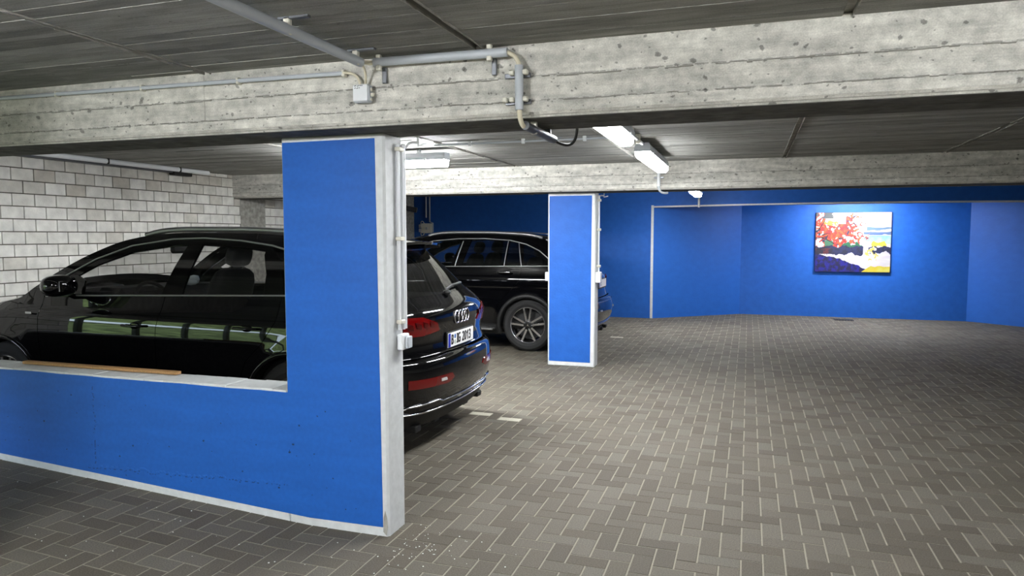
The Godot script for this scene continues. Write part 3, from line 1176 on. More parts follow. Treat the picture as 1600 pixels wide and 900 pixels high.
func body(s: Shape, called: String, kind: int, side: float, p: PackedVector2Array, m: Material, o: Node, off := 0.0, skirt := 0.012) -> MeshInstance3D:
	if p.size() < 3:
		print("empty piece ", called)
		return null
	var mb := MB.new()
	s.patch(mb, kind, side, p, off, skirt)
	return part(called, mb, m, o)

func wheel(o: Node, at: Vector3, side: float, r: float, style: int) -> void:
	var w := Node3D.new()
	w.name = "wheel"
	o.add_child(w, true)
	w.position = at
	var x := Transform3D(Basis(Vector3.RIGHT, PI / 2 * side), Vector3.ZERO)   # y of the profile points outwards
	var ri := r - 0.115
	var mb := MB.new()
	mb.lathe([Vector2(ri, -0.11), Vector2(r - 0.04, -0.118), Vector2(r - 0.012, -0.095), Vector2(r, -0.06), Vector2(r, 0.06), Vector2(r - 0.012, 0.095), Vector2(r - 0.04, 0.118), Vector2(r - 0.08, 0.116), Vector2(ri, 0.10)], 48, x)
	part("tyre", mb, M.tyre, w)
	mb = MB.new()
	mb.lathe([Vector2(ri, 0.10), Vector2(ri - 0.006, 0.106), Vector2(ri - 0.014, 0.100), Vector2(ri - 0.02, 0.07), Vector2(ri - 0.03, -0.09)], 48, x)
	part("rim", mb, M.alloy if style == 1 else M.alloy_dark, w)
	mb = MB.new()
	mb.lathe([Vector2(0.0, -0.02), Vector2(ri - 0.05, -0.02), Vector2(ri - 0.05, -0.05)], 32, x)
	part("brake_disc", mb, M.matt_black, w)
	for k in 5:
		var g := TAU * k / 5 + 0.35
		for q in [-1.0, 1.0]:
			mb = MB.new()
			# two bars of a pair leave the hub close together and spread to the rim
			var a := Vector2(cos(g + q * 0.30), sin(g + q * 0.30)) * 0.062
			var b := Vector2(cos(g + q * 0.22), sin(g + q * 0.22)) * (ri - 0.012)
			var e := (b - a).normalized()
			var nn := Vector2(-e.y, e.x)
			var p := PackedVector2Array([a + nn * 0.014, b + nn * 0.0135, b - nn * 0.0135, a - nn * 0.014])
			mb.prism(p, 0.055, 0.092, Transform3D(Basis(Vector3.UP, 0.0 if side > 0 else PI), Vector3.ZERO))
			part("spoke", mb, M.alloy, w)
	mb = MB.new()
	mb.lathe([Vector2(0.075, 0.03), Vector2(0.072, 0.082), Vector2(0.05, 0.09), Vector2(0.036, 0.092), Vector2(0.034, 0.100), Vector2(0.0, 0.102)], 24, x)
	part("hub", mb, M.alloy_dark, w)
	for k in 5:
		mb = MB.new()
		var g := TAU * k / 5
		mb.box(Vector3(cos(g) * 0.055, sin(g) * 0.055, side * 0.09), Vector3(0.016, 0.016, 0.012), 0.004)
		part("bolt", mb, M.steel, w)
	mb = MB.new()
	for k in 3:
		var g := PI / 2 + TAU * k / 3
		mb.prism(poly([[cos(g) * 0.026, sin(g) * 0.026], [cos(g + 1.05) * 0.006, sin(g + 1.05) * 0.006], [0, 0], [cos(g - 1.05) * 0.006, sin(g - 1.05) * 0.006]]), side * 0.101, side * 0.105)
	part("hub_star", mb, M.chrome, w)

func car(label: String, at: Vector3, k: Dictionary) -> Node3D:
	var o := thing("parked_car", label, "car", at)
	var s := Shape.new()
	s.length = k.length
	s.width = k.width
	s.tail = k.tail
	s.nose = k.nose
	s.top = k.top
	s.axles = k.axles
	s.arch = k.arch
	var L: float = k.length
	var ra: float = k.axles[0]
	var fa: float = k.axles[1]
	var belt := func(u: float) -> float: return lerpf(k.belt[0], k.belt[1], (u - 1.0) / 2.0)
	var back := func(y: float) -> float: return Shape.curve(k.tail, y) + 0.2290
	var front := func(y: float) -> float: return L - Shape.curve(k.nose, y) - 0.2290
	var a1 := poly(arc(ra, 0.36, k.arch, 0, TAU, 40))
	var a2 := poly(arc(fa, 0.36, k.arch, 0, TAU, 40))
	var dlo := poly(k.dlo)
	for side in [1.0, -1.0]:
		# lower panels
		var rd := [[k.dr_belt, belt.call(k.dr_belt) - 0.008], [k.dr_belt + 0.03, 0.99], [ra + 0.27, 0.83], [ra + 0.42, 0.69], [ra + 0.49, 0.52], [ra + 0.50, 0.375]]
		var fd0 := [[k.b_low, 0.375], [k.b_low - 0.01, 0.9], [k.b_belt, belt.call(k.b_belt) - 0.008]]
		body(s, "rear_door", 0, side, shrink(poly(rd + fd0)), M.car_paint, o)
		var ff := [[3.46, belt.call(3.46) - 0.008], [3.49, 0.95], [3.46, 0.375]]
		body(s, "front_door", 0, side, shrink(poly(fd0 + ff)), M.car_paint, o)
		var q := []
		for i in 13:
			var y := lerpf(0.735, k.belt[0] - 0.0, i / 12.0)
			q.append([back.call(y), y])
		q.append([k.dr_belt, belt.call(k.dr_belt) - 0.008])
		q += rd.slice(1)
		q += [[ra, 0.375], [ra, 0.735]]
		body(s, "rear_wing", 0, side, shrink(less(poly(q), a1)), M.car_paint, o)
		q = []
		for i in 9:
			var y := lerpf(0.33, 0.73, i / 8.0)
			q.append([back.call(y), y])
		q += [[ra - 0.2, 0.73], [ra - 0.2, 0.33]]
		body(s, "bumper_side", 0, side, shrink(less(poly(q), a1)), M.car_paint, o)
		q = [[3.46, 0.375], [3.49, 0.95], [3.46, belt.call(3.46) - 0.008]]
		for i in 15:
			var u := lerpf(3.56, L - 0.42, i / 14.0)
			q.append([u, Shape.curve(k.top, u) - 0.004])
		for i in 8:
			var y := lerpf(Shape.curve(k.top, L - 0.42) - 0.03, 0.33, i / 7.0)
			q.append([front.call(y), y])
		q += [[fa + 0.3, 0.33], [fa, 0.375]]
		body(s, "front_wing", 0, side, shrink(less(poly(q), a2)), M.car_paint, o)
		body(s, "sill", 0, side, poly([[ra + 0.40, 0.24], [fa - 0.40, 0.24], [fa - 0.42, 0.372], [ra + 0.42, 0.372]]), k.sill, o, 0.012, 0.03)
		# black lips round the wheel openings
		for ax in [ra, fa]:
			var mb := MB.new()
			var line := []
			for i in 25:
				var g := lerpf(-0.25, PI + 0.25, i / 24.0)
				line.append(Vector2(ax + (k.arch + k.lip * 0.5) * cos(g), 0.36 + (k.arch + k.lip * 0.5) * sin(g)))
			s.strip(mb, 0, side, line, k.lip * 0.5 + 0.008, 0.0, 1.0)
			part("wheel_arch", mb, k.arch_mat, o)
			var lin := MB.new()
			for i in 20:
				var g0 := lerpf(0.0, PI, i / 20.0)
				var g1 := lerpf(0.0, PI, (i + 1) / 20.0)
				var r: float = k.arch + 0.01
				lin.face(Vector3(-ax - r * cos(g0), 0.36 + r * sin(g0), side * 0.90), Vector3(-ax - r * cos(g1), 0.36 + r * sin(g1), side * 0.90), Vector3(-ax - r * cos(g1), 0.36 + r * sin(g1), side * 0.55), Vector3(-ax - r * cos(g0), 0.36 + r * sin(g0), side * 0.55), Vector3(-ax, 2.0, side * 0.7))
			part("wheel_housing", lin, M.matt_black, o)
			wheel(o, Vector3(-ax, k.tyre, side * (k.width_max - 0.135)), side, k.tyre, 1)
		# greenhouse
		q = []
		for i in 13:
			var y := lerpf(k.belt[0] - 0.0, Shape.curve(k.top, 0.86) - 0.004, i / 12.0)
			q.append([back.call(y), y])
		for i in 33:
			var u := lerpf(0.9, 3.56, i / 32.0)
			q.append([u, Shape.curve(k.top, u)])
		q.append([3.56, belt.call(3.56)])
		body(s, "roof_frame", 0, side, less(poly(q), dlo), M.car_paint, o, 0.0, 0.03)
		for g in k.glass:
			body(s, g[0], 0, side, common(dlo, poly(g[1])), g[2], o, -0.008, 0.0)
		for g in k.posts:
			body(s, g[0], 0, side, common(dlo, poly(g[1])), M.gloss_black, o, -0.003, 0.02)
		# bright strips round the windows
		var up := []
		for e in k.dlo_top:
			up.append(Vector2(e[0], e[1] + 0.004))
		var mb := MB.new()
		s.strip(mb, 0, side, up, 0.0075, 0.002)
		part("window_trim", mb, M.satin, o)
		mb = MB.new()
		s.strip(mb, 0, side, [Vector2(k.dlo_end, belt.call(k.dlo_end)), Vector2(3.3, belt.call(3.3))], 0.0075, 0.003)
		part("belt_trim", mb, M.satin, o)
		# roof rail
		mb = MB.new()
		var rail := []
		for i in 25:
			var t := i / 24.0
			var u := lerpf(0.86, 2.62, t)
			var lift := 0.020 * pow(sin(PI * clampf(t * 4.0, 0, 0.5)), 1.0) * pow(sin(PI * clampf((1 - t) * 4.0, 0, 0.5)), 1.0)
			rail.append(s.pt(3, 1, u, side * 0.93) + Vector3(0, 0.004 + lift, 0))
		mb.tube(rail, 0.022, 8)
		part("roof_rail", mb, M.satin, o)
		# handles
		for h in k.handles:
			var c := s.pt(0, side, h[0], h[1])
			mb = MB.new()
			mb.ball(c - Vector3(0, 0.004, side * 0.012), Vector3(0.075, 0.042, 0.016), 20)
			part("handle_bowl", mb, M.gloss_black, o)
			mb = MB.new()
			var bar := []
			for i in 9:
				var t := i / 8.0
				bar.append(c + Vector3(lerpf(0.105, -0.105, t), 0.006, side * (0.004 + 0.035 * pow(sin(PI * clampf(t, 0.05, 0.95)), 0.5))))
			mb.tube(bar, 0.015, 8, true, 0.7)
			var hd := part("door_handle", mb, M.car_paint, o)
			if k.bright_handles:
				mb = MB.new()
				mb.tube([bar[1] + Vector3(0, 0.008, side * 0.012), bar[4] + Vector3(0, 0.008, side * 0.012), bar[7] + Vector3(0, 0.008, side * 0.012)], 0.009, 6)
				part("handle_strip", mb, M.chrome, hd)
		# outside mirror
		var mp := Vector3(-k.mirror[0], k.mirror[1], side * k.mirror[2])
		mb = MB.new()
		mb.ball(mp, Vector3(0.10, 0.088, 0.13), 20, Basis(Vector3.UP, side * -0.25), 0.8)
		var mo := part("wing_mirror", mb, M.car_paint, o)
		mb = MB.new()
		mb.tube([mp + Vector3(-0.01, -0.06, -side * 0.06), mp + Vector3(-0.03, -0.10, -side * 0.16)], 0.022, 8)
		part("mirror_arm", mb, M.gloss_black, mo)
		mb = MB.new()
		mb.box(mp + Vector3(0.082, 0, 0), Vector3(0.012, 0.085, 0.14), 0.004)
		part("mirror_glass", mb, M.mirror, mo)

	# upper surfaces: roof, windscreen, bonnet
	var top := func(called: String, u0: float, u1: float, b: float, m: Material, y := 0.0) -> void:
		var mb := MB.new()
		s.patch(mb, 3, 1, poly([[u0, -b], [u1, -b], [u1, b], [u0, b]]), y, 0.0, Vector2(0.08, 0.1))
		part(called, mb, m, o)
	top.call("roof", 0.72, 2.62, 1.0, M.car_paint)
	top.call("windscreen", 2.62, 3.62, 0.93, M.car_glass, -0.004)
	for side in [-1.0, 1.0]:
		var mb := MB.new()
		s.patch(mb, 3, 1, poly([[2.62, side * 0.93], [3.62, side * 0.93], [3.62, side], [2.62, side]]), 0.0, 0.0, Vector2(0.08, 0.1))
		part("windscreen_post", mb, M.car_paint, o)
	top.call("cowl", 3.62, 3.70, 1.0, M.matt_black)
	top.call("bonnet", 3.70, L - 0.42, 1.0, M.car_paint)

	# rear
	var across := func(y0: float, y1: float, f: float) -> PackedVector2Array:
		var q := []
		for i in 9:
			var y := lerpf(y0, y1, i / 8.0)
			q.append([f * Shape.curve(k.width, y), y])
		for i in 9:
			var y := lerpf(y1, y0, i / 8.0)
			q.append([-f * Shape.curve(k.width, y), y])
		return poly(q)
	body(s, "diffuser", 1, 1, across.call(0.22, 0.325, 0.93), M.matt_black, o)
	body(s, "rear_bumper", 1, 1, across.call(0.33, 0.732, 0.93), M.car_paint, o)
	body(s, "tailgate", 1, 1, across.call(0.74, 1.135, 0.93), M.car_paint, o)
	body(s, "tailgate_rim", 1, 1, across.call(1.135, 1.165, 0.93), M.car_paint, o)
	body(s, "rear_window", 1, 1, across.call(1.165, 1.51, 0.84), M.tinted_glass, o, -0.006, 0.0)
	body(s, "tailgate_header", 1, 1, across.call(1.51, 1.57, 0.93), M.gloss_black, o)
	for side in [-1.0, 1.0]:
		var q := []
		for i in 9:
			var y := lerpf(1.165, 1.51, i / 8.0)
			q.append([side * 0.93 * Shape.curve(k.width, y), y])
		for i in 9:
			var y := lerpf(1.51, 1.165, i / 8.0)
			q.append([side * 0.84 * Shape.curve(k.width, y), y])
		body(s, "tailgate_post", 1, 1, poly(q), M.car_paint, o)
		q = []
		for e in k.light:
			q.append([side * e[0], e[1]])
		var li := body(s, "tail_light", 1, 1, poly(q), M.red_lens, o, 0.008, 0.02)
		q = []
		for e in k.light_side:
			q.append(e)
		body(s, "tail_light", 0, side, poly(q), M.red_lens, o, 0.008, 0.02)
		for i in 5:
			var cells := MB.new()
			var w: float = side * (k.light_cells + i * 0.075)
			s.patch(cells, 1, 1, poly([[w, k.light_y - 0.01], [w + 0.05, k.light_y - 0.01 + 0.012], [w + 0.065, k.light_y + 0.045], [w + 0.012, k.light_y + 0.03]]), 0.012, 0.01)
			part("light_cell", cells, M.red_dark, li)
		q = []
		for e in k.fog:
			q.append([side * e[0], e[1]])
		var fo := body(s, "bumper_light", 1, 1, poly(q), M.red_lens, o, 0.006, 0.02)
		var c := MB.new()
		s.patch(c, 1, 1, poly([[side * 0.42, 0.550], [side * 0.50, 0.552], [side * 0.50, 0.575], [side * 0.43, 0.572]]), 0.010, 0.008)
		part("reversing_lens", c, M.clear_lens, fo)
	for line in k.bumper_chrome:
		var mb := MB.new()
		var pts := []
		for e in line:
			pts.append(Vector2(e[0], e[1]))
		s.strip(mb, 1, 1, pts, 0.007, 0.006)
		part("bumper_trim", mb, M.chrome, o)
	# exhaust blocks under the bumper
	for x in [-0.62, -0.3, 0.3, 0.62]:
		var mb := MB.new()
		mb.box(Vector3(-0.24, 0.215, x), Vector3(0.16, 0.05, 0.09), 0.006)
		part("underbody_fin", mb, M.matt_black, o)
	# roof spoiler
	var sp := MB.new()
	for i in 16:
		var z0 := lerpf(-0.62, 0.62, i / 16.0)
		var z1 := lerpf(-0.62, 0.62, (i + 1) / 16.0)
		var e0 := 0.10 * pow(absf(z0) / 0.62, 3.0)
		var e1 := 0.10 * pow(absf(z1) / 0.62, 3.0)
		var y0: float = 0.038 * (1 - pow(z0 / 0.62, 2))
		var y1: float = 0.038 * (1 - pow(z1 / 0.62, 2))
		var yr: float = Shape.curve(k.top, 0.80)
		var ti: float = k.spoiler
		var a := [Vector3(-0.82, yr + y0 + 0.006, z0), Vector3(-ti - e0, yr - 0.045 + y0, z0), Vector3(-ti - e0 - 0.005, yr - 0.065 + y0, z0), Vector3(-0.74, yr - 0.075 + y0, z0)]
		var b := [Vector3(-0.82, yr + y1 + 0.006, z1), Vector3(-ti - e1, yr - 0.045 + y1, z1), Vector3(-ti - e1 - 0.005, yr - 0.065 + y1, z1), Vector3(-0.74, yr - 0.075 + y1, z1)]
		var inside := Vector3(-0.7, yr - 0.04 + y0, (z0 + z1) / 2)
		for j in 4:
			sp.face(a[j], b[j], b[(j + 1) % 4], a[(j + 1) % 4], inside)
		if i == 0:
			sp.face(a[0], a[1], a[2], a[3], inside)
		if i == 15:
			sp.face(b[0], b[1], b[2], b[3], inside)
	part("roof_spoiler", sp, M.car_paint, o)
	# wiper
	var wi := MB.new()
	s.strip(wi, 1, 1, [Vector2(0.02, 1.175), Vector2(-0.18, 1.20), Vector2(-0.42, 1.205)], 0.011, 0.022)
	wi.ball(s.pt(1, 1, 0.02, 1.17) + Vector3(0.02, 0, 0), Vector3(0.03, 0.025, 0.04), 12)
	part("wiper", wi, M.matt_black, o)
	# front, plain: it faces the brick wall
	body(s, "front_bumper", 2, 1, across.call(0.30, 0.62, 0.93), M.car_paint, o)
	body(s, "grille", 2, 1, across.call(0.63, 0.86, 0.50), M.gloss_black, o)
	for side in [-1.0, 1.0]:
		var w := Shape.curve(k.width, 0.75) * 0.93
		body(s, "headlight", 2, 1, poly([[side * 0.48, 0.63], [side * w, 0.63], [side * w, 0.86], [side * 0.48, 0.86]]), M.clear_lens, o)

	# inside: tub, dashboard, wheel, seats
	var tub := MB.new()
	tub.box(Vector3(-2.35, 0.58, 0), Vector3(2.7, 0.56, 1.62), 0.03)
	tub.box(Vector3(-0.75, 0.72, 0), Vector3(0.95, 0.80, 1.2), 0.03)
	tub.box(Vector3(-4.1, 0.56, 0), Vector3(0.9, 0.46, 1.2), 0.03)
	tub.box(Vector3(-2.4, 0.27, 0), Vector3(3.9, 0.10, 1.25), 0.02)
	part("floor_pan", tub, M.matt_black, o)
	var da := MB.new()
	da.box(Vector3(-3.30, 1.02, 0), Vector3(0.62, 0.26, 1.50), 0.05)
	da.box(Vector3(-3.1, 1.13, side_of(k) * 0.38), Vector3(0.3, 0.09, 0.42), 0.04)
	part("dashboard", da, M.upholstery, o)
	var st := MB.new()
	var ring := []
	for i in 25:
		var g := TAU * i / 24
		ring.append(Vector3(-2.80, 1.05, 0.38) + Basis(Vector3.BACK, 0.45) * Vector3(0, 0.185 * cos(g), 0.185 * sin(g)))
	st.tube(ring, 0.016, 8, false)
	st.tube([Vector3(-2.80, 1.05, 0.38), Vector3(-3.05, 0.95, 0.38)], 0.04, 8)
	part("steering_wheel", st, M.upholstery, o)
	for z in [-0.38, 0.38]:
		seat(o, Vector3(-2.18, 0.86, z), 0.26, 0.56)
	for z in [-0.42, 0.0, 0.42]:
		seat(o, Vector3(-1.22, 0.88, z), 0.22, 0.42)
	var lin := MB.new()
	s.patch(lin, 3, 1, poly([[0.85, -0.96], [2.58, -0.96], [2.58, 0.96], [0.85, 0.96]]), -0.05, 0.0, Vector2(0.1, 0.12))
	part("headliner", lin, M.upholstery, o)
	var im := MB.new()
	im.box(Vector3(-2.86, 1.50, 0), Vector3(0.05, 0.075, 0.24), 0.02)
	im.tube([Vector3(-2.86, 1.52, 0), Vector3(-2.82, 1.60, 0)], 0.02, 8)
	part("rear_view_mirror", im, M.upholstery, o)
	for z in [-0.40, 0.40]:
		var vi := MB.new()
		vi.box(Vector3(-2.66, 1.56, z), Vector3(0.16, 0.025, 0.40), 0.01, Basis(Vector3.BACK, 0.25))
		part("sun_visor", vi, M.upholstery, o)
	return o

func side_of(_k: Dictionary) -> float:
	return 1.0

func seat(o: Node, at: Vector3, deep: float, tall: float) -> void:
	var mb := MB.new()
	var lean := Basis(Vector3.BACK, -0.30)
	mb.ball(at + Vector3(-0.14, -0.02, 0), Vector3(deep, 0.10, 0.24), 16, Basis(), 0.5)
	mb.ball(at + Vector3(0.16, 0.22, 0), Vector3(0.075, tall * 0.52, 0.235), 16, lean, 0.5)
	var top := at + Vector3(0.16, 0.22, 0) + lean * Vector3(0, tall * 0.52, 0)
	mb.tube([top + Vector3(0, -0.02, 0.06), top + Vector3(0.02, 0.08, 0.06)], 0.007, 6)
	mb.tube([top + Vector3(0, -0.02, -0.06), top + Vector3(0.02, 0.08, -0.06)], 0.007, 6)
	mb.ball(top + Vector3(0.03, 0.095, 0), Vector3(0.055, 0.085, 0.135), 16, lean, 0.6)
	part("seat", mb, M.upholstery, o)

func letters(words: String, size: float, m: Material, o: Node, called: String, at: Vector3, bold := 700) -> void:
	var f := SystemFont.new()
	f.font_names = PackedStringArray(["Droid Sans"])
	f.font_weight = bold
	var t := TextMesh.new()
	t.text = words
	t.font = f
	t.font_size = 64
	t.pixel_size = size / 64.0 / 0.72
	t.depth = 0.002
	var n := shown(called, t, m, o)
	n.position = at
	n.rotation.y = PI / 2
	n.scale = Vector3(0.80, 1.0, 1.0)

func plate(o: Node, at: Vector3, lean: float, words: Array) -> void:
	# faces +x of the car's own frame
	var p := Node3D.new()
	p.name = "number_plate"
	o.add_child(p, true)
	p.position = at
	p.rotation.z = lean
	var mb := MB.new()
	mb.box(Vector3(-0.006, -0.006, 0), Vector3(0.012, 0.142, 0.54), 0.003)
	part("plate_holder", mb, M.matt_black, p)
	mb = MB.new()
	mb.box(Vector3(0.003, 0.0, 0), Vector3(0.006, 0.112, 0.52), 0.002)
	part("plate_panel", mb, M.plate_white, p)
	mb = MB.new()
	mb.box(Vector3(0.0065, 0, 0.238), Vector3(0.003, 0.108, 0.042), 0.001)
	part("plate_band", mb, M.plate_blue, p)
	for w in words:
		letters(w[0], 0.078, M.ink, p, "plate_lettering", Vector3(0.0075, 0, w[1]), 700)
	for e in [[0.022, "seal_blue"], [-0.022, "seal_grey"]]:
		mb = MB.new()
		mb.lathe([Vector2(0.019, 0), Vector2(0.018, 0.002), Vector2(0, 0.002)], 18, Transform3D(Basis(Vector3.BACK, -PI / 2), Vector3(0.006, e[0], 0.128)))
		part("plate_seal", mb, M[e[1]], p)

func cars() -> void:
	# near car
	var k := {
		"length": 4.72, "belt": [1.188, 1.138], "axles": [1.0, 3.92], "arch": 0.405, "lip": 0.02, "arch_mat": M.car_paint, "sill": M.car_paint, "tyre": 0.36, "width_max": 0.94,
		"width": [Vector2(0.2, 0.83), Vector2(0.3, 0.885), Vector2(0.45, 0.918), Vector2(0.7, 0.938), Vector2(0.79, 0.943), Vector2(0.84, 0.942), Vector2(0.90, 0.9375), Vector2(0.96, 0.930), Vector2(0.985, 0.926), Vector2(1.03, 0.905), Vector2(1.10, 0.888), Vector2(1.19, 0.868), Vector2(1.35, 0.82), Vector2(1.5, 0.752), Vector2(1.58, 0.705), Vector2(1.66, 0.62)],
		"tail": [Vector2(0.18, 0.16), Vector2(0.28, 0.08), Vector2(0.38, 0.03), Vector2(0.55, 0.0), Vector2(0.66, 0.005), Vector2(0.72, 0.03), Vector2(0.745, 0.075), Vector2(0.82, 0.095), Vector2(0.9, 0.085), Vector2(1.0, 0.07), Vector2(1.05, 0.085), Vector2(1.10, 0.13), Vector2(1.15, 0.19), Vector2(1.3, 0.34), Vector2(1.5, 0.55), Vector2(1.6, 0.68), Vector2(1.7, 0.9)],
		"nose": [Vector2(0.25, 0.12), Vector2(0.45, 0.02), Vector2(0.65, 0.0), Vector2(0.86, 0.05), Vector2(1.0, 0.3), Vector2(1.1, 0.5), Vector2(1.7, 0.6)],
		"top": [Vector2(0.5, 1.55), Vector2(0.83, 1.585), Vector2(1.2, 1.622), Vector2(1.7, 1.643), Vector2(2.2, 1.645), Vector2(2.5, 1.63), Vector2(2.74, 1.59), Vector2(3.05, 1.48), Vector2(3.38, 1.315), Vector2(3.6, 1.185), Vector2(3.72, 1.115), Vector2(3.9, 1.075), Vector2(4.2, 1.02), Vector2(4.5, 0.93), Vector2(4.72, 0.76)],
		"dr_belt": 1.13, "b_low": 2.26, "b_belt": 2.20, "dlo_end": 0.82,
		"handles": [[2.46, 0.915], [1.40, 0.935]], "bright_handles": false, "mirror": [3.10, 1.225, 1.04],
		"light": [[0.385, 0.915], [0.43, 0.975], [0.60, 1.03], [0.878, 1.04], [0.875, 0.905], [0.60, 0.895]],
		"light_side": [[0.29, 1.04], [0.42, 1.03], [0.50, 0.985], [0.42, 0.93], [0.305, 0.905]], "light_cells": 0.47, "light_y": 0.955,
		"fog": [[0.30, 0.555], [0.34, 0.588], [0.80, 0.600], [0.80, 0.535], [0.38, 0.525]],
		"bumper_chrome": [[[-0.84, 0.345], [0.84, 0.345]], [[-0.84, 0.36], [-0.78, 0.405], [-0.5, 0.415], [-0.44, 0.395], [0.44, 0.395], [0.5, 0.415], [0.78, 0.405], [0.84, 0.36]]],
		"spoiler": 0.43,
	}
	k.dlo_top = [[3.40, 1.20], [3.26, 1.29], [2.98, 1.43], [2.66, 1.537], [2.27, 1.592], [1.98, 1.600], [1.62, 1.582], [1.31, 1.545], [1.10, 1.495], [0.92, 1.40], [0.82, 1.30], [0.80, 1.20]]
	k.dlo = k.dlo_top + [[0.82, 1.10], [3.45, 1.05]]
	k.glass = [
		["front_window", [[2.05, 1.7], [3.6, 1.7], [3.6, 1.1], [2.23, 1.1]], M.car_glass],
		["rear_door_window", [[1.33, 1.7], [2.05, 1.7], [2.23, 1.1], [1.27, 1.1]], M.car_glass],
		["quarter_window", [[0.5, 1.7], [1.33, 1.7], [1.27, 1.1], [0.5, 1.1]], M.tinted_glass]]
	k.posts = [
		["door_post", [[1.935, 1.7], [2.05, 1.7], [2.268, 1.1], [2.06, 1.1]]],
		["rear_door_post", [[1.215, 1.7], [1.345, 1.7], [1.36, 1.48], [1.30, 1.34], [1.29, 1.1], [1.10, 1.1]]],
		["mirror_triangle", [[3.05, 1.1], [3.05, 1.26], [3.2, 1.33], [3.7, 1.33], [3.7, 1.1]]]]
	var band := []
	for e in k.dlo_top:
		band.append([e[0], e[1] + 0.02])
	for i in k.dlo_top.size():
		var e: Array = k.dlo_top[k.dlo_top.size() - 1 - i]
		band.append([e[0] - 0.02, e[1] - 0.045])
	k.posts.append(["window_frame", band])
	var a := car("black sport utility car parked behind the blue parapet in the foreground", P(-2.10, 0, 5.25), k)
	var s := Shape.new()
	s.tail = k.tail
	s.width = k.width
	plate(a, Vector3(-Shape.curve(k.tail, 0.81) + 0.012, 0.815, 0), -0.02, [["B", 0.182], ["I", 0.083], ["G", 0.045], ["2013", -0.108]])
	for i in 4:
		var g := MB.new()
		var ring := []
		for j in 25:
			var q := TAU * j / 24
			ring.append(Vector3(0, 0.048 * cos(q), 0.048 * sin(q) + (i - 1.5) * 0.066))
		g.tube(ring, 0.007, 8, false)
		var r := part("badge_ring", g, M.chrome, a)
		r.position = Vector3(-Shape.curve(k.tail, 0.985) + 0.006 - 0.004 * absf(i - 1.5), 0.985, 0)
	var bd := MB.new()
	bd.box(Vector3(-Shape.curve(k.tail, 0.93) + 0.002, 0.93, -0.10), Vector3(0.008, 0.016, 0.05), 0.002)
	part("red_badge", bd, M.red_lens, a)
	bd = MB.new()
	bd.box(Vector3(-3.57, 0.985, 0.948), Vector3(0.07, 0.018, 0.006), 0.002)
	part("wing_badge", bd, M.chrome, a)
	# crumpled paper on the dashboard
	var pm := MB.new()
	pm.ball(Vector3(-3.0, 1.20, -0.30), Vector3(0.05, 0.045, 0.06), 8, Basis(Vector3.UP, 0.4), 0.7)
	pm.ball(Vector3(-2.96, 1.18, -0.22), Vector3(0.06, 0.03, 0.05), 8, Basis(Vector3.UP, 1.0), 0.8)
	part("crumpled_paper", pm, M.paper, a)

	# far car
	var f := k.duplicate(true)
	f.merge({
		"belt": [1.20, 1.17], "axles": [0.985, 3.86], "arch": 0.40, "lip": 0.05, "arch_mat": M.matt_black, "sill": M.matt_black, "tyre": 0.372, "length": 4.66,
		"dr_belt": 1.08, "b_low": 2.1, "b_belt": 2.07, "dlo_end": 0.66,
		"handles": [[2.30, 1.075], [1.32, 1.10]], "bright_handles": true, "mirror": [3.0, 1.25, 1.04],
		"light": [[0.46, 0.90], [0.48, 1.0], [0.62, 1.03], [0.878, 1.03], [0.875, 0.90]],
		"light_side": [[0.29, 1.03], [0.42, 1.01], [0.46, 0.96], [0.40, 0.92], [0.305, 0.90]],
		"fog": [[0.60, 0.50], [0.62, 0.53], [0.80, 0.53], [0.80, 0.50]],
		"bumper_chrome": [[[-0.84, 0.36], [0.84, 0.36]], [[-0.84, 0.385], [0.84, 0.385]], [[-0.84, 0.68], [0.84, 0.68]]],
		"spoiler": 0.50,
		"width": [Vector2(0.2, 0.83), Vector2(0.3, 0.885), Vector2(0.45, 0.918), Vector2(0.7, 0.930), Vector2(0.85, 0.935), Vector2(0.98, 0.945), Vector2(1.01, 0.943), Vector2(1.05, 0.915), Vector2(1.12, 0.89), Vector2(1.20, 0.87), Vector2(1.35, 0.82), Vector2(1.5, 0.752), Vector2(1.58, 0.705), Vector2(1.66, 0.62)],
	}, true)
	f.tail = [Vector2(0.25, 0.17), Vector2(0.35, 0.08), Vector2(0.43, 0.03), Vector2(0.55, 0.0), Vector2(0.66, 0.02), Vector2(0.72, 0.05), Vector2(0.745, 0.10), Vector2(0.9, 0.12), Vector2(1.0, 0.12), Vector2(1.10, 0.17), Vector2(1.15, 0.22), Vector2(1.3, 0.37), Vector2(1.5, 0.57), Vector2(1.6, 0.68), Vector2(1.7, 0.9)]
	f.dlo_top = [[3.30, 1.22], [3.12, 1.33], [2.85, 1.45], [2.5, 1.545], [2.1, 1.578], [1.7, 1.58], [1.3, 1.555], [1.05, 1.50], [0.85, 1.41], [0.72, 1.31], [0.64, 1.215]]
	f.dlo = f.dlo_top + [[0.62, 1.1], [3.4, 1.08]]
	f.glass = [
		["front_window", [[1.96, 1.7], [3.6, 1.7], [3.6, 1.1], [2.15, 1.1]], M.car_glass],
		["rear_door_window", [[1.15, 1.7], [1.96, 1.7], [2.15, 1.1], [1.06, 1.1]], M.tinted_glass],
		["quarter_window", [[0.3, 1.7], [1.15, 1.7], [1.06, 1.1], [0.3, 1.1]], M.tinted_glass]]
	f.posts = [
		["door_post", [[1.86, 1.7], [2.0, 1.7], [2.20, 1.1], [2.02, 1.1]]],
		["rear_door_post", [[1.13, 1.7], [1.19, 1.7], [1.10, 1.1], [1.03, 1.1]]],
		["window_divider", [[1.305, 1.7], [1.325, 1.7], [1.345, 1.1], [1.325, 1.1]]]]
	var b := car("black sport utility car with alloy wheels parked behind the free-standing blue pillar", P(-1.93, 0, 10.36), f)
	plate(b, Vector3(-Shape.curve(f.tail, 0.93) + 0.012, 0.93, 0), 0.0, [])
	var line := MB.new()
	var sh := Shape.new()
	sh.length = f.length
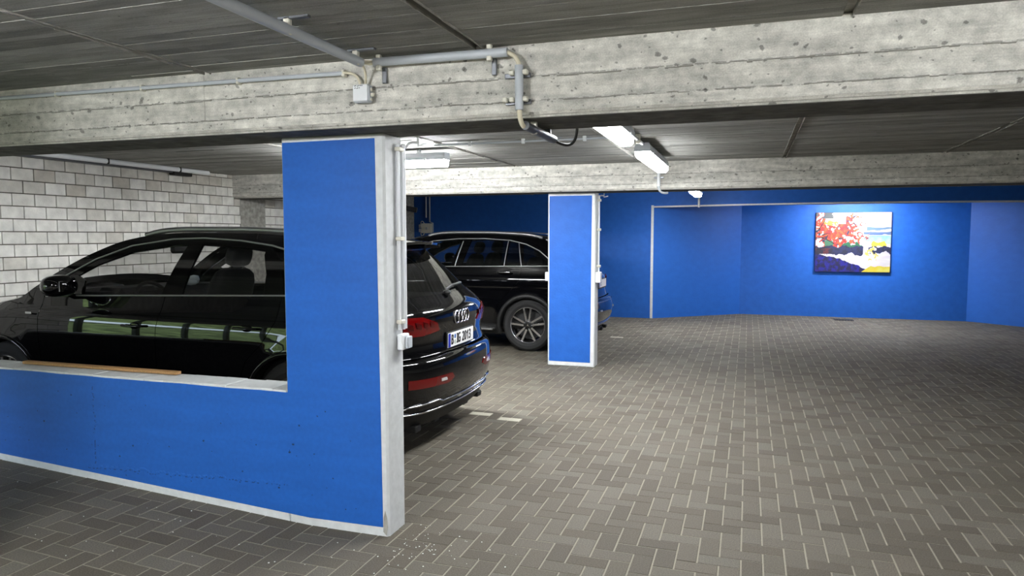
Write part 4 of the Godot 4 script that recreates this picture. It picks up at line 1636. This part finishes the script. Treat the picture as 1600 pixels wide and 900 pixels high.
	sh.width = f.width
	sh.tail = f.tail
	sh.nose = f.nose
	sh.top = f.top
	sh.axles = f.axles
	sh.arch = f.arch
	for e in [[2.02, 2.10, 1.545, 1.18], [1.325, 1.345, 1.555, 1.19], [1.165, 1.085, 1.53, 1.19]]:
		line = MB.new()
		sh.strip(line, 0, 1, [Vector2(e[0], e[2]), Vector2(e[1], e[3])], 0.007, 0.002)
		part("window_strip", line, M.satin, b)
	line = MB.new()
	line.box(Vector3(-2.42, 0.31, 0.95), Vector3(1.9, 0.03, 0.12), 0.01)
	part("running_board", line, M.satin, b)


# ------------------------------------------------------------------ pipes, cables, boxes
func clip(o: Node, at: Vector3, size: Vector3, m: Material) -> void:
	var mb := MB.new()
	mb.box(at, size, minf(0.004, size.x * 0.2))
	part("clip", mb, m, o)

func bend(a: Vector3, b: Vector3, c: Vector3, k := 10) -> Array:
	var p := []
	for i in k + 1:
		var t := float(i) / k
		p.append(a.lerp(b, t).lerp(b.lerp(c, t), t))
	return p

func pipe(called: String, label: String, pts: Array, r: float, m: Material, category := "conduit") -> Node3D:
	var t := thing(called, label, category)
	var mb := MB.new()
	mb.tube(pts, r, 16)
	part("pipe", mb, m, t)
	return t

func pipes() -> void:
	# thick pipe across the near ceiling to the beam
	var t := pipe("conduit", "thick grey pipe on the near ceiling running towards the beam", [P(-1.73, CEIL - 0.05, -0.5), P(-1.73, CEIL - 0.05, 2.97)], 0.022, M.plastic_grey)
	for d in [1.5, 2.42, 2.93]:
		clip(t, P(-1.73, CEIL - 0.035, d), Vector3(0.03, 0.07, 0.022), M.plastic_cream)
		var mb := MB.new()
		mb.box(P(-1.70, CEIL - 0.006, d), Vector3(0.14, 0.012, 0.022), 0.002)
		part("rail", mb, M.rail_steel, t)
	# thin pipe along the beam's face on the left
	t = pipe("conduit", "thin grey pipe along the near beam left of the junction box", [P(LEFT + 0.05, 2.432, 3.075), P(-4.2, 2.428, 3.075), P(-1.885, 2.409, 3.075)], 0.0105, M.plastic_grey)
	for x in [-5.6, -4.9, -4.35, -3.75, -3.133, -2.504, -1.885]:
		clip(t, P(x, 2.409 + 0.0085 * (-1.885 - x), 3.082), Vector3(0.018, 0.034, 0.034), M.plastic_cream)
	# junction box with two cables
	t = thing("junction_box", "square grey junction box with a marker note on the near beam", "box", P(-1.777, 2.302, 3.09))
	var mb := MB.new()
	mb.box(Vector3(0, 0, 0.022), Vector3(0.088, 0.086, 0.044), 0.008)
	part("housing", mb, M.plastic_grey, t)
	mb = MB.new()
	mb.box(Vector3(0, 0.001, 0.045), Vector3(0.078, 0.076, 0.006), 0.002)
	part("lid", mb, M.plastic_white, t)
	mb = MB.new()
	mb.box(Vector3(0.051, -0.006, 0.02), Vector3(0.014, 0.016, 0.014), 0.002)
	mb.box(Vector3(0.046, 0.018, 0.02), Vector3(0.006, 0.016, 0.016), 0.002)
	mb.box(Vector3(0.046, -0.028, 0.02), Vector3(0.006, 0.012, 0.016), 0.002)
	part("cable_entry", mb, M.plastic_cream, t)
	mb = MB.new()
	for e in [[-0.030, 0.034, 0.010], [-0.016, 0.033, 0.012], [-0.002, 0.034, 0.008], [0.008, 0.034, 0.006], [-0.030, 0.024, 0.008], [-0.019, 0.023, 0.010], [-0.006, 0.024, 0.006]]:
		mb.box(Vector3(e[0] + e[2] / 2, e[1], 0.0485), Vector3(e[2], 0.003, 0.0008), 0.0, Basis(Vector3.BACK, 0.3))
	part("marker_note", mb, M.ink, t)
	mb = MB.new()
	mb.tube(bend(P(-1.885, 2.409, 3.07), P(-1.80, 2.412, 3.07), P(-1.79, 2.34, 3.07)), 0.0065, 8)
	var cb := part("cable", mb, M.cable_cream, self)
	cb.name = numbered("cable")
	tag(cb, "short cream cable from the thin pipe into the junction box", "cable", "cables on the near beam")
	mb = MB.new()
	mb.tube(bend(P(-1.725, 2.425, 2.95), P(-1.75, 2.42, 3.07), P(-1.764, 2.34, 3.07)), 0.0065, 8)
	cb = part("cable", mb, M.cable_cream, self)
	cb.name = numbered("cable")
	tag(cb, "cream cable from the thick ceiling pipe into the junction box", "cable", "cables on the near beam")
	mb = MB.new()
	mb.tube(bend(P(-1.735, 2.43, 2.96), P(-1.72, 2.445, 3.05), P(-1.70, 2.447, 3.06)), 0.006, 8)
	mb.tube(bend(P(-1.725, 2.42, 2.96), P(-1.72, 2.43, 3.04), P(-1.70, 2.438, 3.055)), 0.006, 8)
	cb = part("cable", mb, M.cable_cream, self)
	cb.name = numbered("cable")
	tag(cb, "pair of cream cables leading into the pipe at the top of the beam", "cable", "cables on the near beam")
	# pipe along the top of the beam
	t = pipe("conduit", "thick grey pipe fixed along the top of the near beam", [P(-1.705, 2.443, 3.055), P(-1.037, 2.437, 3.055)], 0.0205, M.plastic_grey)
	for x in [-1.668, -1.111]:
		for y in [-0.027, 0.027]:
			clip(t, P(x - 0.01, 2.441 + y, 3.05), Vector3(0.024, 0.024, 0.024), M.plastic_cream)
		mb = MB.new()
		mb.box(P(x, 2.385, 3.088), Vector3(0.022, 0.075, 0.012), 0.002)
		part("rail", mb, M.rail_steel, t)
	mb = MB.new()
	mb.tube(bend(P(-1.05, 2.437, 3.055), P(-0.985, 2.425, 3.06), P(-0.984, 2.36, 3.06)), 0.010, 10)
	cb = part("cable", mb, M.cable_cream, self)
	cb.name = numbered("cable")
	tag(cb, "cream cable bending down between two pipes on the near beam", "cable", "cables on the near beam")
	# upright pipe
	t = pipe("conduit", "short upright grey pipe on the face of the near beam", [P(-0.984, 2.375, 3.055), P(-0.982, 2.180, 3.055)], 0.019, M.plastic_grey)
	for y in [2.345, 2.228]:
		for x in [-1.018, -0.955] + ([-1.05] if y < 2.3 else []):
			clip(t, P(x, y, 3.06), Vector3(0.022, 0.022, 0.03), M.plastic_cream)
		mb = MB.new()
		mb.box(P(-1.0 + (0.0 if y > 2.3 else 0.004), y - 0.008, 3.088), Vector3(0.12, 0.022, 0.012), 0.002)
		part("rail", mb, M.rail_steel, t)
	mb = MB.new()
	mb.tube(bend(P(-0.982, 2.20, 3.055), P(-0.982, 2.10, 3.055), P(-0.972, 2.115, 3.14)), 0.011, 10)
	cb = part("cable", mb, M.cable_cream, self)
	cb.name = numbered("cable")
	tag(cb, "cream cable curving under the lower edge of the near beam", "cable", "cables on the near beam")
	# pipe under the beam
	t = pipe("conduit", "dark grey pipe fixed under the near beam", [P(-0.969, 2.118, 3.10), P(-0.969, 2.118, 3.60)], 0.020, M.plastic_dark)
	clip(t, P(-0.969, 2.128, 3.24), Vector3(0.030, 0.06, 0.022), M.plastic_cream)
	clip(t, P(-0.969, 2.132, 3.48), Vector3(0.034, 0.05, 0.022), M.plastic_dark)
	mb = MB.new()
	mb.tube(bend(P(-0.96, 2.11, 3.60), P(-0.88, 2.06, 3.75), P(-0.87, 2.20, 3.70), 14), 0.008, 8)
	cb = part("cable", mb, M.cable_black, self)
	cb.name = numbered("cable")
	tag(cb, "black cable looping from the pipe under the near beam", "cable", "cables on the near beam")

	# pillar: two slim pipes and a box on its right flank
	t = pipe("conduit", "slim pale pipe up the front of the near pillar's right side", [P(-1.79, 1.11, 3.445), P(-1.79, 2.11, 3.445)], 0.0105, M.plastic_white)
	for y in [1.155, 1.606, 2.083]:
		clip(t, P(-1.786, y, 3.455), Vector3(0.036, 0.022, 0.05), M.plastic_cream)
	t = pipe("conduit", "slim pale pipe up the rear of the near pillar's right side", [P(-1.79, 1.11, 3.490), P(-1.79, 2.11, 3.490)], 0.0105, M.plastic_white)
	t = pipe("conduit", "pale pipe up the far edge of the near pillar", [P(-1.80, 1.11, 3.53), P(-1.80, 2.12, 3.53)], 0.012, M.plastic_white)
	t = thing("socket_box", "small pale grey socket box on the near pillar's right side", "socket", P(-1.80, 1.045, 3.47))
	mb = MB.new()
	mb.box(Vector3(0.018, 0, 0), Vector3(0.036, 0.085, 0.085), 0.005)
	part("housing", mb, M.plastic_white, t)
	mb = MB.new()
	mb.box(Vector3(0.044, -0.004, -0.015), Vector3(0.02, 0.065, 0.055), 0.004)
	part("flap", mb, M.plastic_grey, t)
	t = thing("socket_box", "small pale socket box on the near pillar's left edge above the parapet", "socket", P(-2.44, 1.10, 3.43))
	mb = MB.new()
	mb.box(Vector3(-0.016, 0, 0), Vector3(0.032, 0.085, 0.085), 0.005)
	part("housing", mb, M.plastic_white, t)
	mb = MB.new()
	mb.box(Vector3(-0.036, 0, 0), Vector3(0.012, 0.065, 0.065), 0.004)
	part("flap", mb, M.plastic_grey, t)
	t = thing("socket_box", "small pale socket box on the free-standing pillar's left edge", "socket", P(-2.375, 1.115, 8.65))
	mb = MB.new()
	mb.box(Vector3(-0.024, 0, 0), Vector3(0.048, 0.11, 0.10), 0.005)
	part("housing", mb, M.plastic_white, t)
	t = thing("socket_box", "small pale socket box on the free-standing pillar's right edge", "socket", P(-1.775, 1.115, 8.63))
	mb = MB.new()
	mb.box(Vector3(0.03, 0, 0), Vector3(0.06, 0.13, 0.10), 0.005)
	part("housing", mb, M.plastic_white, t)
	t = pipe("conduit", "slim pale pipe up the free-standing pillar's right edge", [P(-1.755, 1.17, 8.66), P(-1.755, 2.12, 8.66)], 0.013, M.plastic_white)
	for y in [1.25, 1.70, 2.06]:
		clip(t, P(-1.752, y, 8.66), Vector3(0.05, 0.03, 0.04), M.plastic_cream)
	# little cable hooks where the pillars meet the beams
	for e in [[-1.72, 2.12, 3.55, "near"], [-1.70, 2.11, 8.70, "free-standing"]]:
		t = thing("cable_hook", "small pale cable hook at the top of the %s pillar" % e[3], "hook")
		mb = MB.new()
		mb.tube(bend(P(e[0] - 0.075, e[1] - 0.02, e[2]), P(e[0] - 0.06, e[1] + 0.02, e[2]), P(e[0], e[1] + 0.005, e[2])), 0.008, 8)
		mb.tube([P(e[0], e[1] + 0.035, e[2]), P(e[0], e[1] - 0.01, e[2]), P(e[0] + 0.05, e[1], e[2])], 0.007, 8)
		part("bracket", mb, M.plastic_white, t)
	# thin pipe on the middle bay's ceiling
	t = pipe("conduit", "thin grey pipe across the middle ceiling between the tube lamps", [P(-2.75, CEIL - 0.025, 6.02), P(-0.98, CEIL - 0.025, 6.02)], 0.009, M.plastic_grey)
	for x in [-2.4, -1.9, -1.35]:
		clip(t, P(x, CEIL - 0.022, 6.02), Vector3(0.03, 0.045, 0.025), M.plastic_white)
	t = pipe("conduit", "pale pipe linking two tube lamps on the middle ceiling", [P(-0.90, CEIL - 0.05, 5.43), P(-0.90, CEIL - 0.05, 6.31)], 0.014, M.plastic_white)
	clip(t, P(-0.90, CEIL - 0.04, 5.7), Vector3(0.04, 0.08, 0.03), M.plastic_cream)
	clip(t, P(-0.90, CEIL - 0.04, 6.05), Vector3(0.04, 0.08, 0.03), M.plastic_cream)
	t = pipe("conduit", "upright pale pipe down the face of the far beam", [P(-0.995, 2.42, 8.32), P(-0.995, 2.19, 8.32)], 0.019, M.plastic_white)
	clip(t, P(-0.995, 2.40, 8.335), Vector3(0.10, 0.02, 0.03), M.steel)
	clip(t, P(-0.995, 2.29, 8.335), Vector3(0.11, 0.02, 0.03), M.steel)
	mb = MB.new()
	mb.tube(bend(P(-0.995, 2.19, 8.32), P(-0.99, 2.10, 8.32), P(-0.90, 2.12, 8.40)), 0.014, 8)
	part("elbow", mb, M.plastic_grey, t)
	t = pipe("conduit", "slim pale pipe down the blue band beside the far tube lamp", [P(-0.918, 2.47, BACK - 0.015), P(-0.918, 2.17, BACK - 0.015)], 0.02, M.plastic_white)
	# left: pipe below the ceiling by the brick wall
	t = pipe("conduit", "long pale pipe under the ceiling along the brick wall", [P(-6.74, CEIL - 0.03, 3.6), P(-6.74, CEIL - 0.03, 7.3), P(-6.74, CEIL - 0.03, 7.65)], 0.028, M.plastic_white)
	for d in [4.8, 6.1, 7.15]:
		clip(t, P(-6.74, CEIL - 0.028, d), Vector3(0.064, 0.064, 0.02), M.cable_black)
	t = thing("cable_tray", "dark cable tray between the pale pipe and the brick wall", "cable tray", P(-6.87, CEIL - 0.045, 5.5))
	mb = MB.new()
	mb.box(Vector3(0, 0, 0), Vector3(0.10, 0.04, 3.6), 0.004)
	part("tray", mb, M.plastic_dark, t)
	mb = MB.new()
	mb.box(Vector3(0.03, -0.02, -1.78), Vector3(0.10, 0.06, 0.30), 0.01)
	part("end_box", mb, M.cable_black, t)

	# switch box on the blue back wall
	t = thing("switch_box", "grey switch box on the dark blue back wall above the far car", "box", P(-6.62, 1.79, BACK))
	mb = MB.new()
	mb.box(Vector3(0, 0, 0.05), Vector3(0.22, 0.21, 0.10), 0.008)
	part("housing", mb, M.plastic_cream, t)
	mb = MB.new()
	mb.lathe([Vector2(0.03, 0), Vector2(0.026, 0.02), Vector2(0, 0.022)], 16, Transform3D(Basis(Vector3.RIGHT, PI / 2), Vector3(0.02, 0, 0.10)))
	part("knob", mb, M.plastic_grey, t)
	for y in [-0.045, 0.045]:
		mb = MB.new()
		mb.box(Vector3(-0.15, y, 0.04), Vector3(0.06, 0.075, 0.07), 0.006)
		part("socket", mb, M.plastic_white, t)
	mb = MB.new()
	mb.tube(bend(Vector3(-0.15, 0.08, 0.04), Vector3(-0.13, 0.22, 0.04), Vector3(-0.06, 0.10, 0.04)), 0.008, 8)
	part("cable_loop", mb, M.cable_cream, t)
	mb = MB.new()
	mb.tube(bend(Vector3(-0.15, -0.08, 0.04), Vector3(-0.13, -0.24, 0.04), Vector3(-0.06, -0.10, 0.04)), 0.008, 8)
	part("cable_loop", mb, M.cable_cream, t)
	pipe("conduit", "left of two slim pipes above the switch box on the back wall", [P(-6.645, 2.47, BACK - 0.02), P(-6.645, 2.02, BACK - 0.02)], 0.016, M.plastic_grey)
	pipe("conduit", "right of two slim pipes above the switch box on the back wall", [P(-6.56, 2.47, BACK - 0.02), P(-6.56, 1.93, BACK - 0.02), P(-6.49, 1.90, BACK - 0.02), P(-6.49, 1.70, BACK - 0.02)], 0.016, M.plastic_grey)
	pipe("drain_pipe", "thick dark pipe stub in the corner beside the switch box", [P(LEFT, 2.22, 13.72), P(-6.72, 2.17, 13.78)], 0.055, M.plastic_dark, "pipe")


func painting_image() -> ImageTexture:
	var w := 416
	var h := 360
	var im := Image.create(w, h, false, Image.FORMAT_RGB8)
	var f := FastNoiseLite.new()
	f.seed = 31
	f.frequency = 0.015
	f.fractal_octaves = 4
	var g := FastNoiseLite.new()
	g.seed = 77
	g.frequency = 0.03
	g.fractal_octaves = 3
	for y in h:
		for x in w:
			var u := float(x) / w
			var v := float(y) / h
			var n := f.get_noise_2d(x, y)
			var m := g.get_noise_2d(x * 1.0, y * 1.0)
			var s := f.get_noise_2d(x * 0.35 + 300, y * 1.6)
			var c := Color(0.93, 0.90, 0.89).lerp(Color(0.90, 0.85, 0.90), clampf(0.5 + s, 0, 1))
			# pale lake and hills on the right
			if u > 0.60:
				if absf(v - 0.265 - s * 0.03) < 0.022 and u > 0.68:
					c = Color(0.42, 0.55, 0.66)
				elif absf(v - 0.345 - s * 0.035) < 0.03 and u > 0.64:
					c = Color(0.36, 0.48, 0.68)
				elif v > 0.385 and v < 0.53:
					c = Color(0.52, 0.80, 0.82).lerp(Color(0.80, 0.90, 0.88), clampf(0.4 + n, 0, 1))
			# orange crown
			var r := Vector2((u - 0.27) / 0.36, (v - 0.36) / 0.36).length()
			if v < 0.66 and r + n * 1.1 < 0.98 and not (u > 0.12 and u < 0.40 and v < 0.19):
				if n > -0.30:
					c = Color(0.86, 0.20, 0.08)
					if m > 0.14:
						c = Color(0.93, 0.36, 0.06)
					elif m < -0.22:
						c = Color(0.72, 0.10, 0.10)
					if f.get_noise_2d(x * 1.6 + 900, y * 1.6) > 0.46:
						c = Color(0.95, 0.93, 0.90)
					elif f.get_noise_2d(x * 1.3 + 100, y * 1.5 + 500) > 0.36:
						c = Color(0.18, 0.17, 0.30)
			# grey green leaves, upper left
			if v < 0.10 and u < 0.27 and n > -0.15:
				c = Color(0.36, 0.37, 0.36)
			if v > 0.13 and v < 0.22 and u > 0.10 and u < 0.30 and m > 0.0:
				c = Color(0.72, 0.62, 0.22)
			# green bushes
			if Vector2((u - 0.50) / 0.13, (v - 0.58) / 0.07).length() + n < 0.9:
				c = Color(0.11, 0.42, 0.26)
			if Vector2((u - 0.17) / 0.07, (v - 0.53) / 0.06).length() + n < 0.8:
				c = Color(0.27, 0.50, 0.36)
			# yellow shrubs on the right
			if Vector2((u - 0.83) / 0.17, (v - 0.53) / 0.06).length() + n * 1.2 < 0.85:
				c = Color(0.90, 0.83, 0.25)
			# dark far bank
			if v > 0.575 + 0.05 * n and v < 0.70 + 0.08 * n and not (u > 0.64 and u < 0.71):
				c = Color(0.10, 0.13, 0.33) if m < 0.12 else Color(0.08, 0.10, 0.22)
			# pale water
			var bank := 0.665 + 0.10 * exp(-pow((u - 0.45) / 0.18, 2.0)) + 0.07 * n
			if v > bank and u > 0.16:
				c = Color(0.91, 0.87, 0.90).lerp(Color(0.97, 0.96, 0.95), clampf(0.5 + s * 1.6, 0, 1))
			# ultramarine foreground, lower left
			if v > 0.70 + 0.30 * pow(u / 0.78, 1.4) + 0.03 * n:
				c = Color(0.08, 0.06, 0.60).lerp(Color(0.05, 0.05, 0.28), clampf(0.5 + 1.8 * m, 0, 1))
			if v > 0.60 and v < 0.70 and u < 0.22:
				c = Color(0.09, 0.08, 0.20) if n > -0.1 else Color(0.40, 0.12, 0.14)
			# yellow corner
			if v > 0.90 - 0.03 * n and u > 0.62 + (1.0 - v) * 1.2:
				c = Color(0.94, 0.84, 0.20).lerp(Color(0.93, 0.90, 0.45), clampf(0.4 + n, 0, 1))
			# blots of light blossom
			if Vector2((u - 0.76) / 0.10, (v - 0.68) / 0.10).length() + n * 1.3 < 0.75:
				c = Color(0.96, 0.95, 0.86) if m < 0.1 else Color(0.90, 0.80, 0.36)
			im.set_pixel(x, y, c)
	# branches
	for b in [[[0.0, 0.32], [0.05, 0.29], [0.13, 0.10]], [[0.0, 0.43], [0.10, 0.43], [0.17, 0.39]], [[0.09, 0.43], [0.20, 0.47], [0.27, 0.55]], [[0.0, 0.31], [0.09, 0.29], [0.04, 0.26]], [[0.02, 0.62], [0.13, 0.61], [0.20, 0.57]], [[0.09, 0.38], [0.16, 0.34], [0.20, 0.36]]]:
		for i in 240:
			var t := i / 240.0
			var p := Vector2(b[0][0], b[0][1]).lerp(Vector2(b[1][0], b[1][1]), t).lerp(Vector2(b[1][0], b[1][1]).lerp(Vector2(b[2][0], b[2][1]), t), t)
			var rad := 3.2 * (1.0 - t * 0.7)
			for dy in range(-3, 4):
				for dx in range(-3, 4):
					var q := Vector2i(int(p.x * w) + dx, int(p.y * h) + dy)
					if Vector2(dx, dy).length() < rad and q.x >= 0 and q.y >= 0 and q.x < w and q.y < h:
						im.set_pixel(q.x, q.y, Color(0.07, 0.06, 0.09))
	im.generate_mipmaps()
	return ImageTexture.create_from_image(im)

func small_things() -> void:
	# canvas on the recess wall
	var t := thing("painting", "unframed colourful landscape canvas on the blue recess wall", "painting", P(1.95, 1.50, 15.5))
	var mb := MB.new()
	mb.box(Vector3(0, 0, 0.028), Vector3(1.36, 1.18, 0.045), 0.004)
	part("stretcher", mb, M.canvas_edge, t)
	var m := mk("painted_canvas", Color(0.72, 0.72, 0.72), 0.6)
	m.albedo_texture = painting_image()
	mb = MB.new()
	mb.quad(Vector3(-0.675, -0.585, 0.0515), Vector3(0.675, -0.585, 0.0515), Vector3(0.675, 0.585, 0.0515), Vector3(-0.675, 0.585, 0.0515), Vector3.BACK, Vector2(0, 1), Vector2(1, 1), Vector2(1, 0), Vector2(0, 0))
	part("canvas", mb, m, t)
	# batten lying on the sill
	mb = MB.new()
	mb.box(Vector3.ZERO, Vector3(1.28, 0.018, 0.045), 0.002)
	var b := part("wooden_batten", mb, M.wood, self)
	b.position = P(-3.98, 0.772, 3.475)
	b.rotation.y = 0.012
	tag(b, "thin wooden batten lying on the parapet's pale sill", "batten")
	# drain
	t = thing("drain_cover", "small dark drain cover in the floor below the painting", "drain", P(1.78, 0, 15.0))
	mb = MB.new()
	mb.box(Vector3(0, 0.002, 0), Vector3(0.34, 0.012, 0.24), 0.002)
	part("frame", mb, M.iron, t)
	for k in 6:
		mb = MB.new()
		mb.box(Vector3(-0.125 + k * 0.05, 0.009, 0), Vector3(0.022, 0.006, 0.19), 0.001)
		part("bar", mb, M.iron, t)
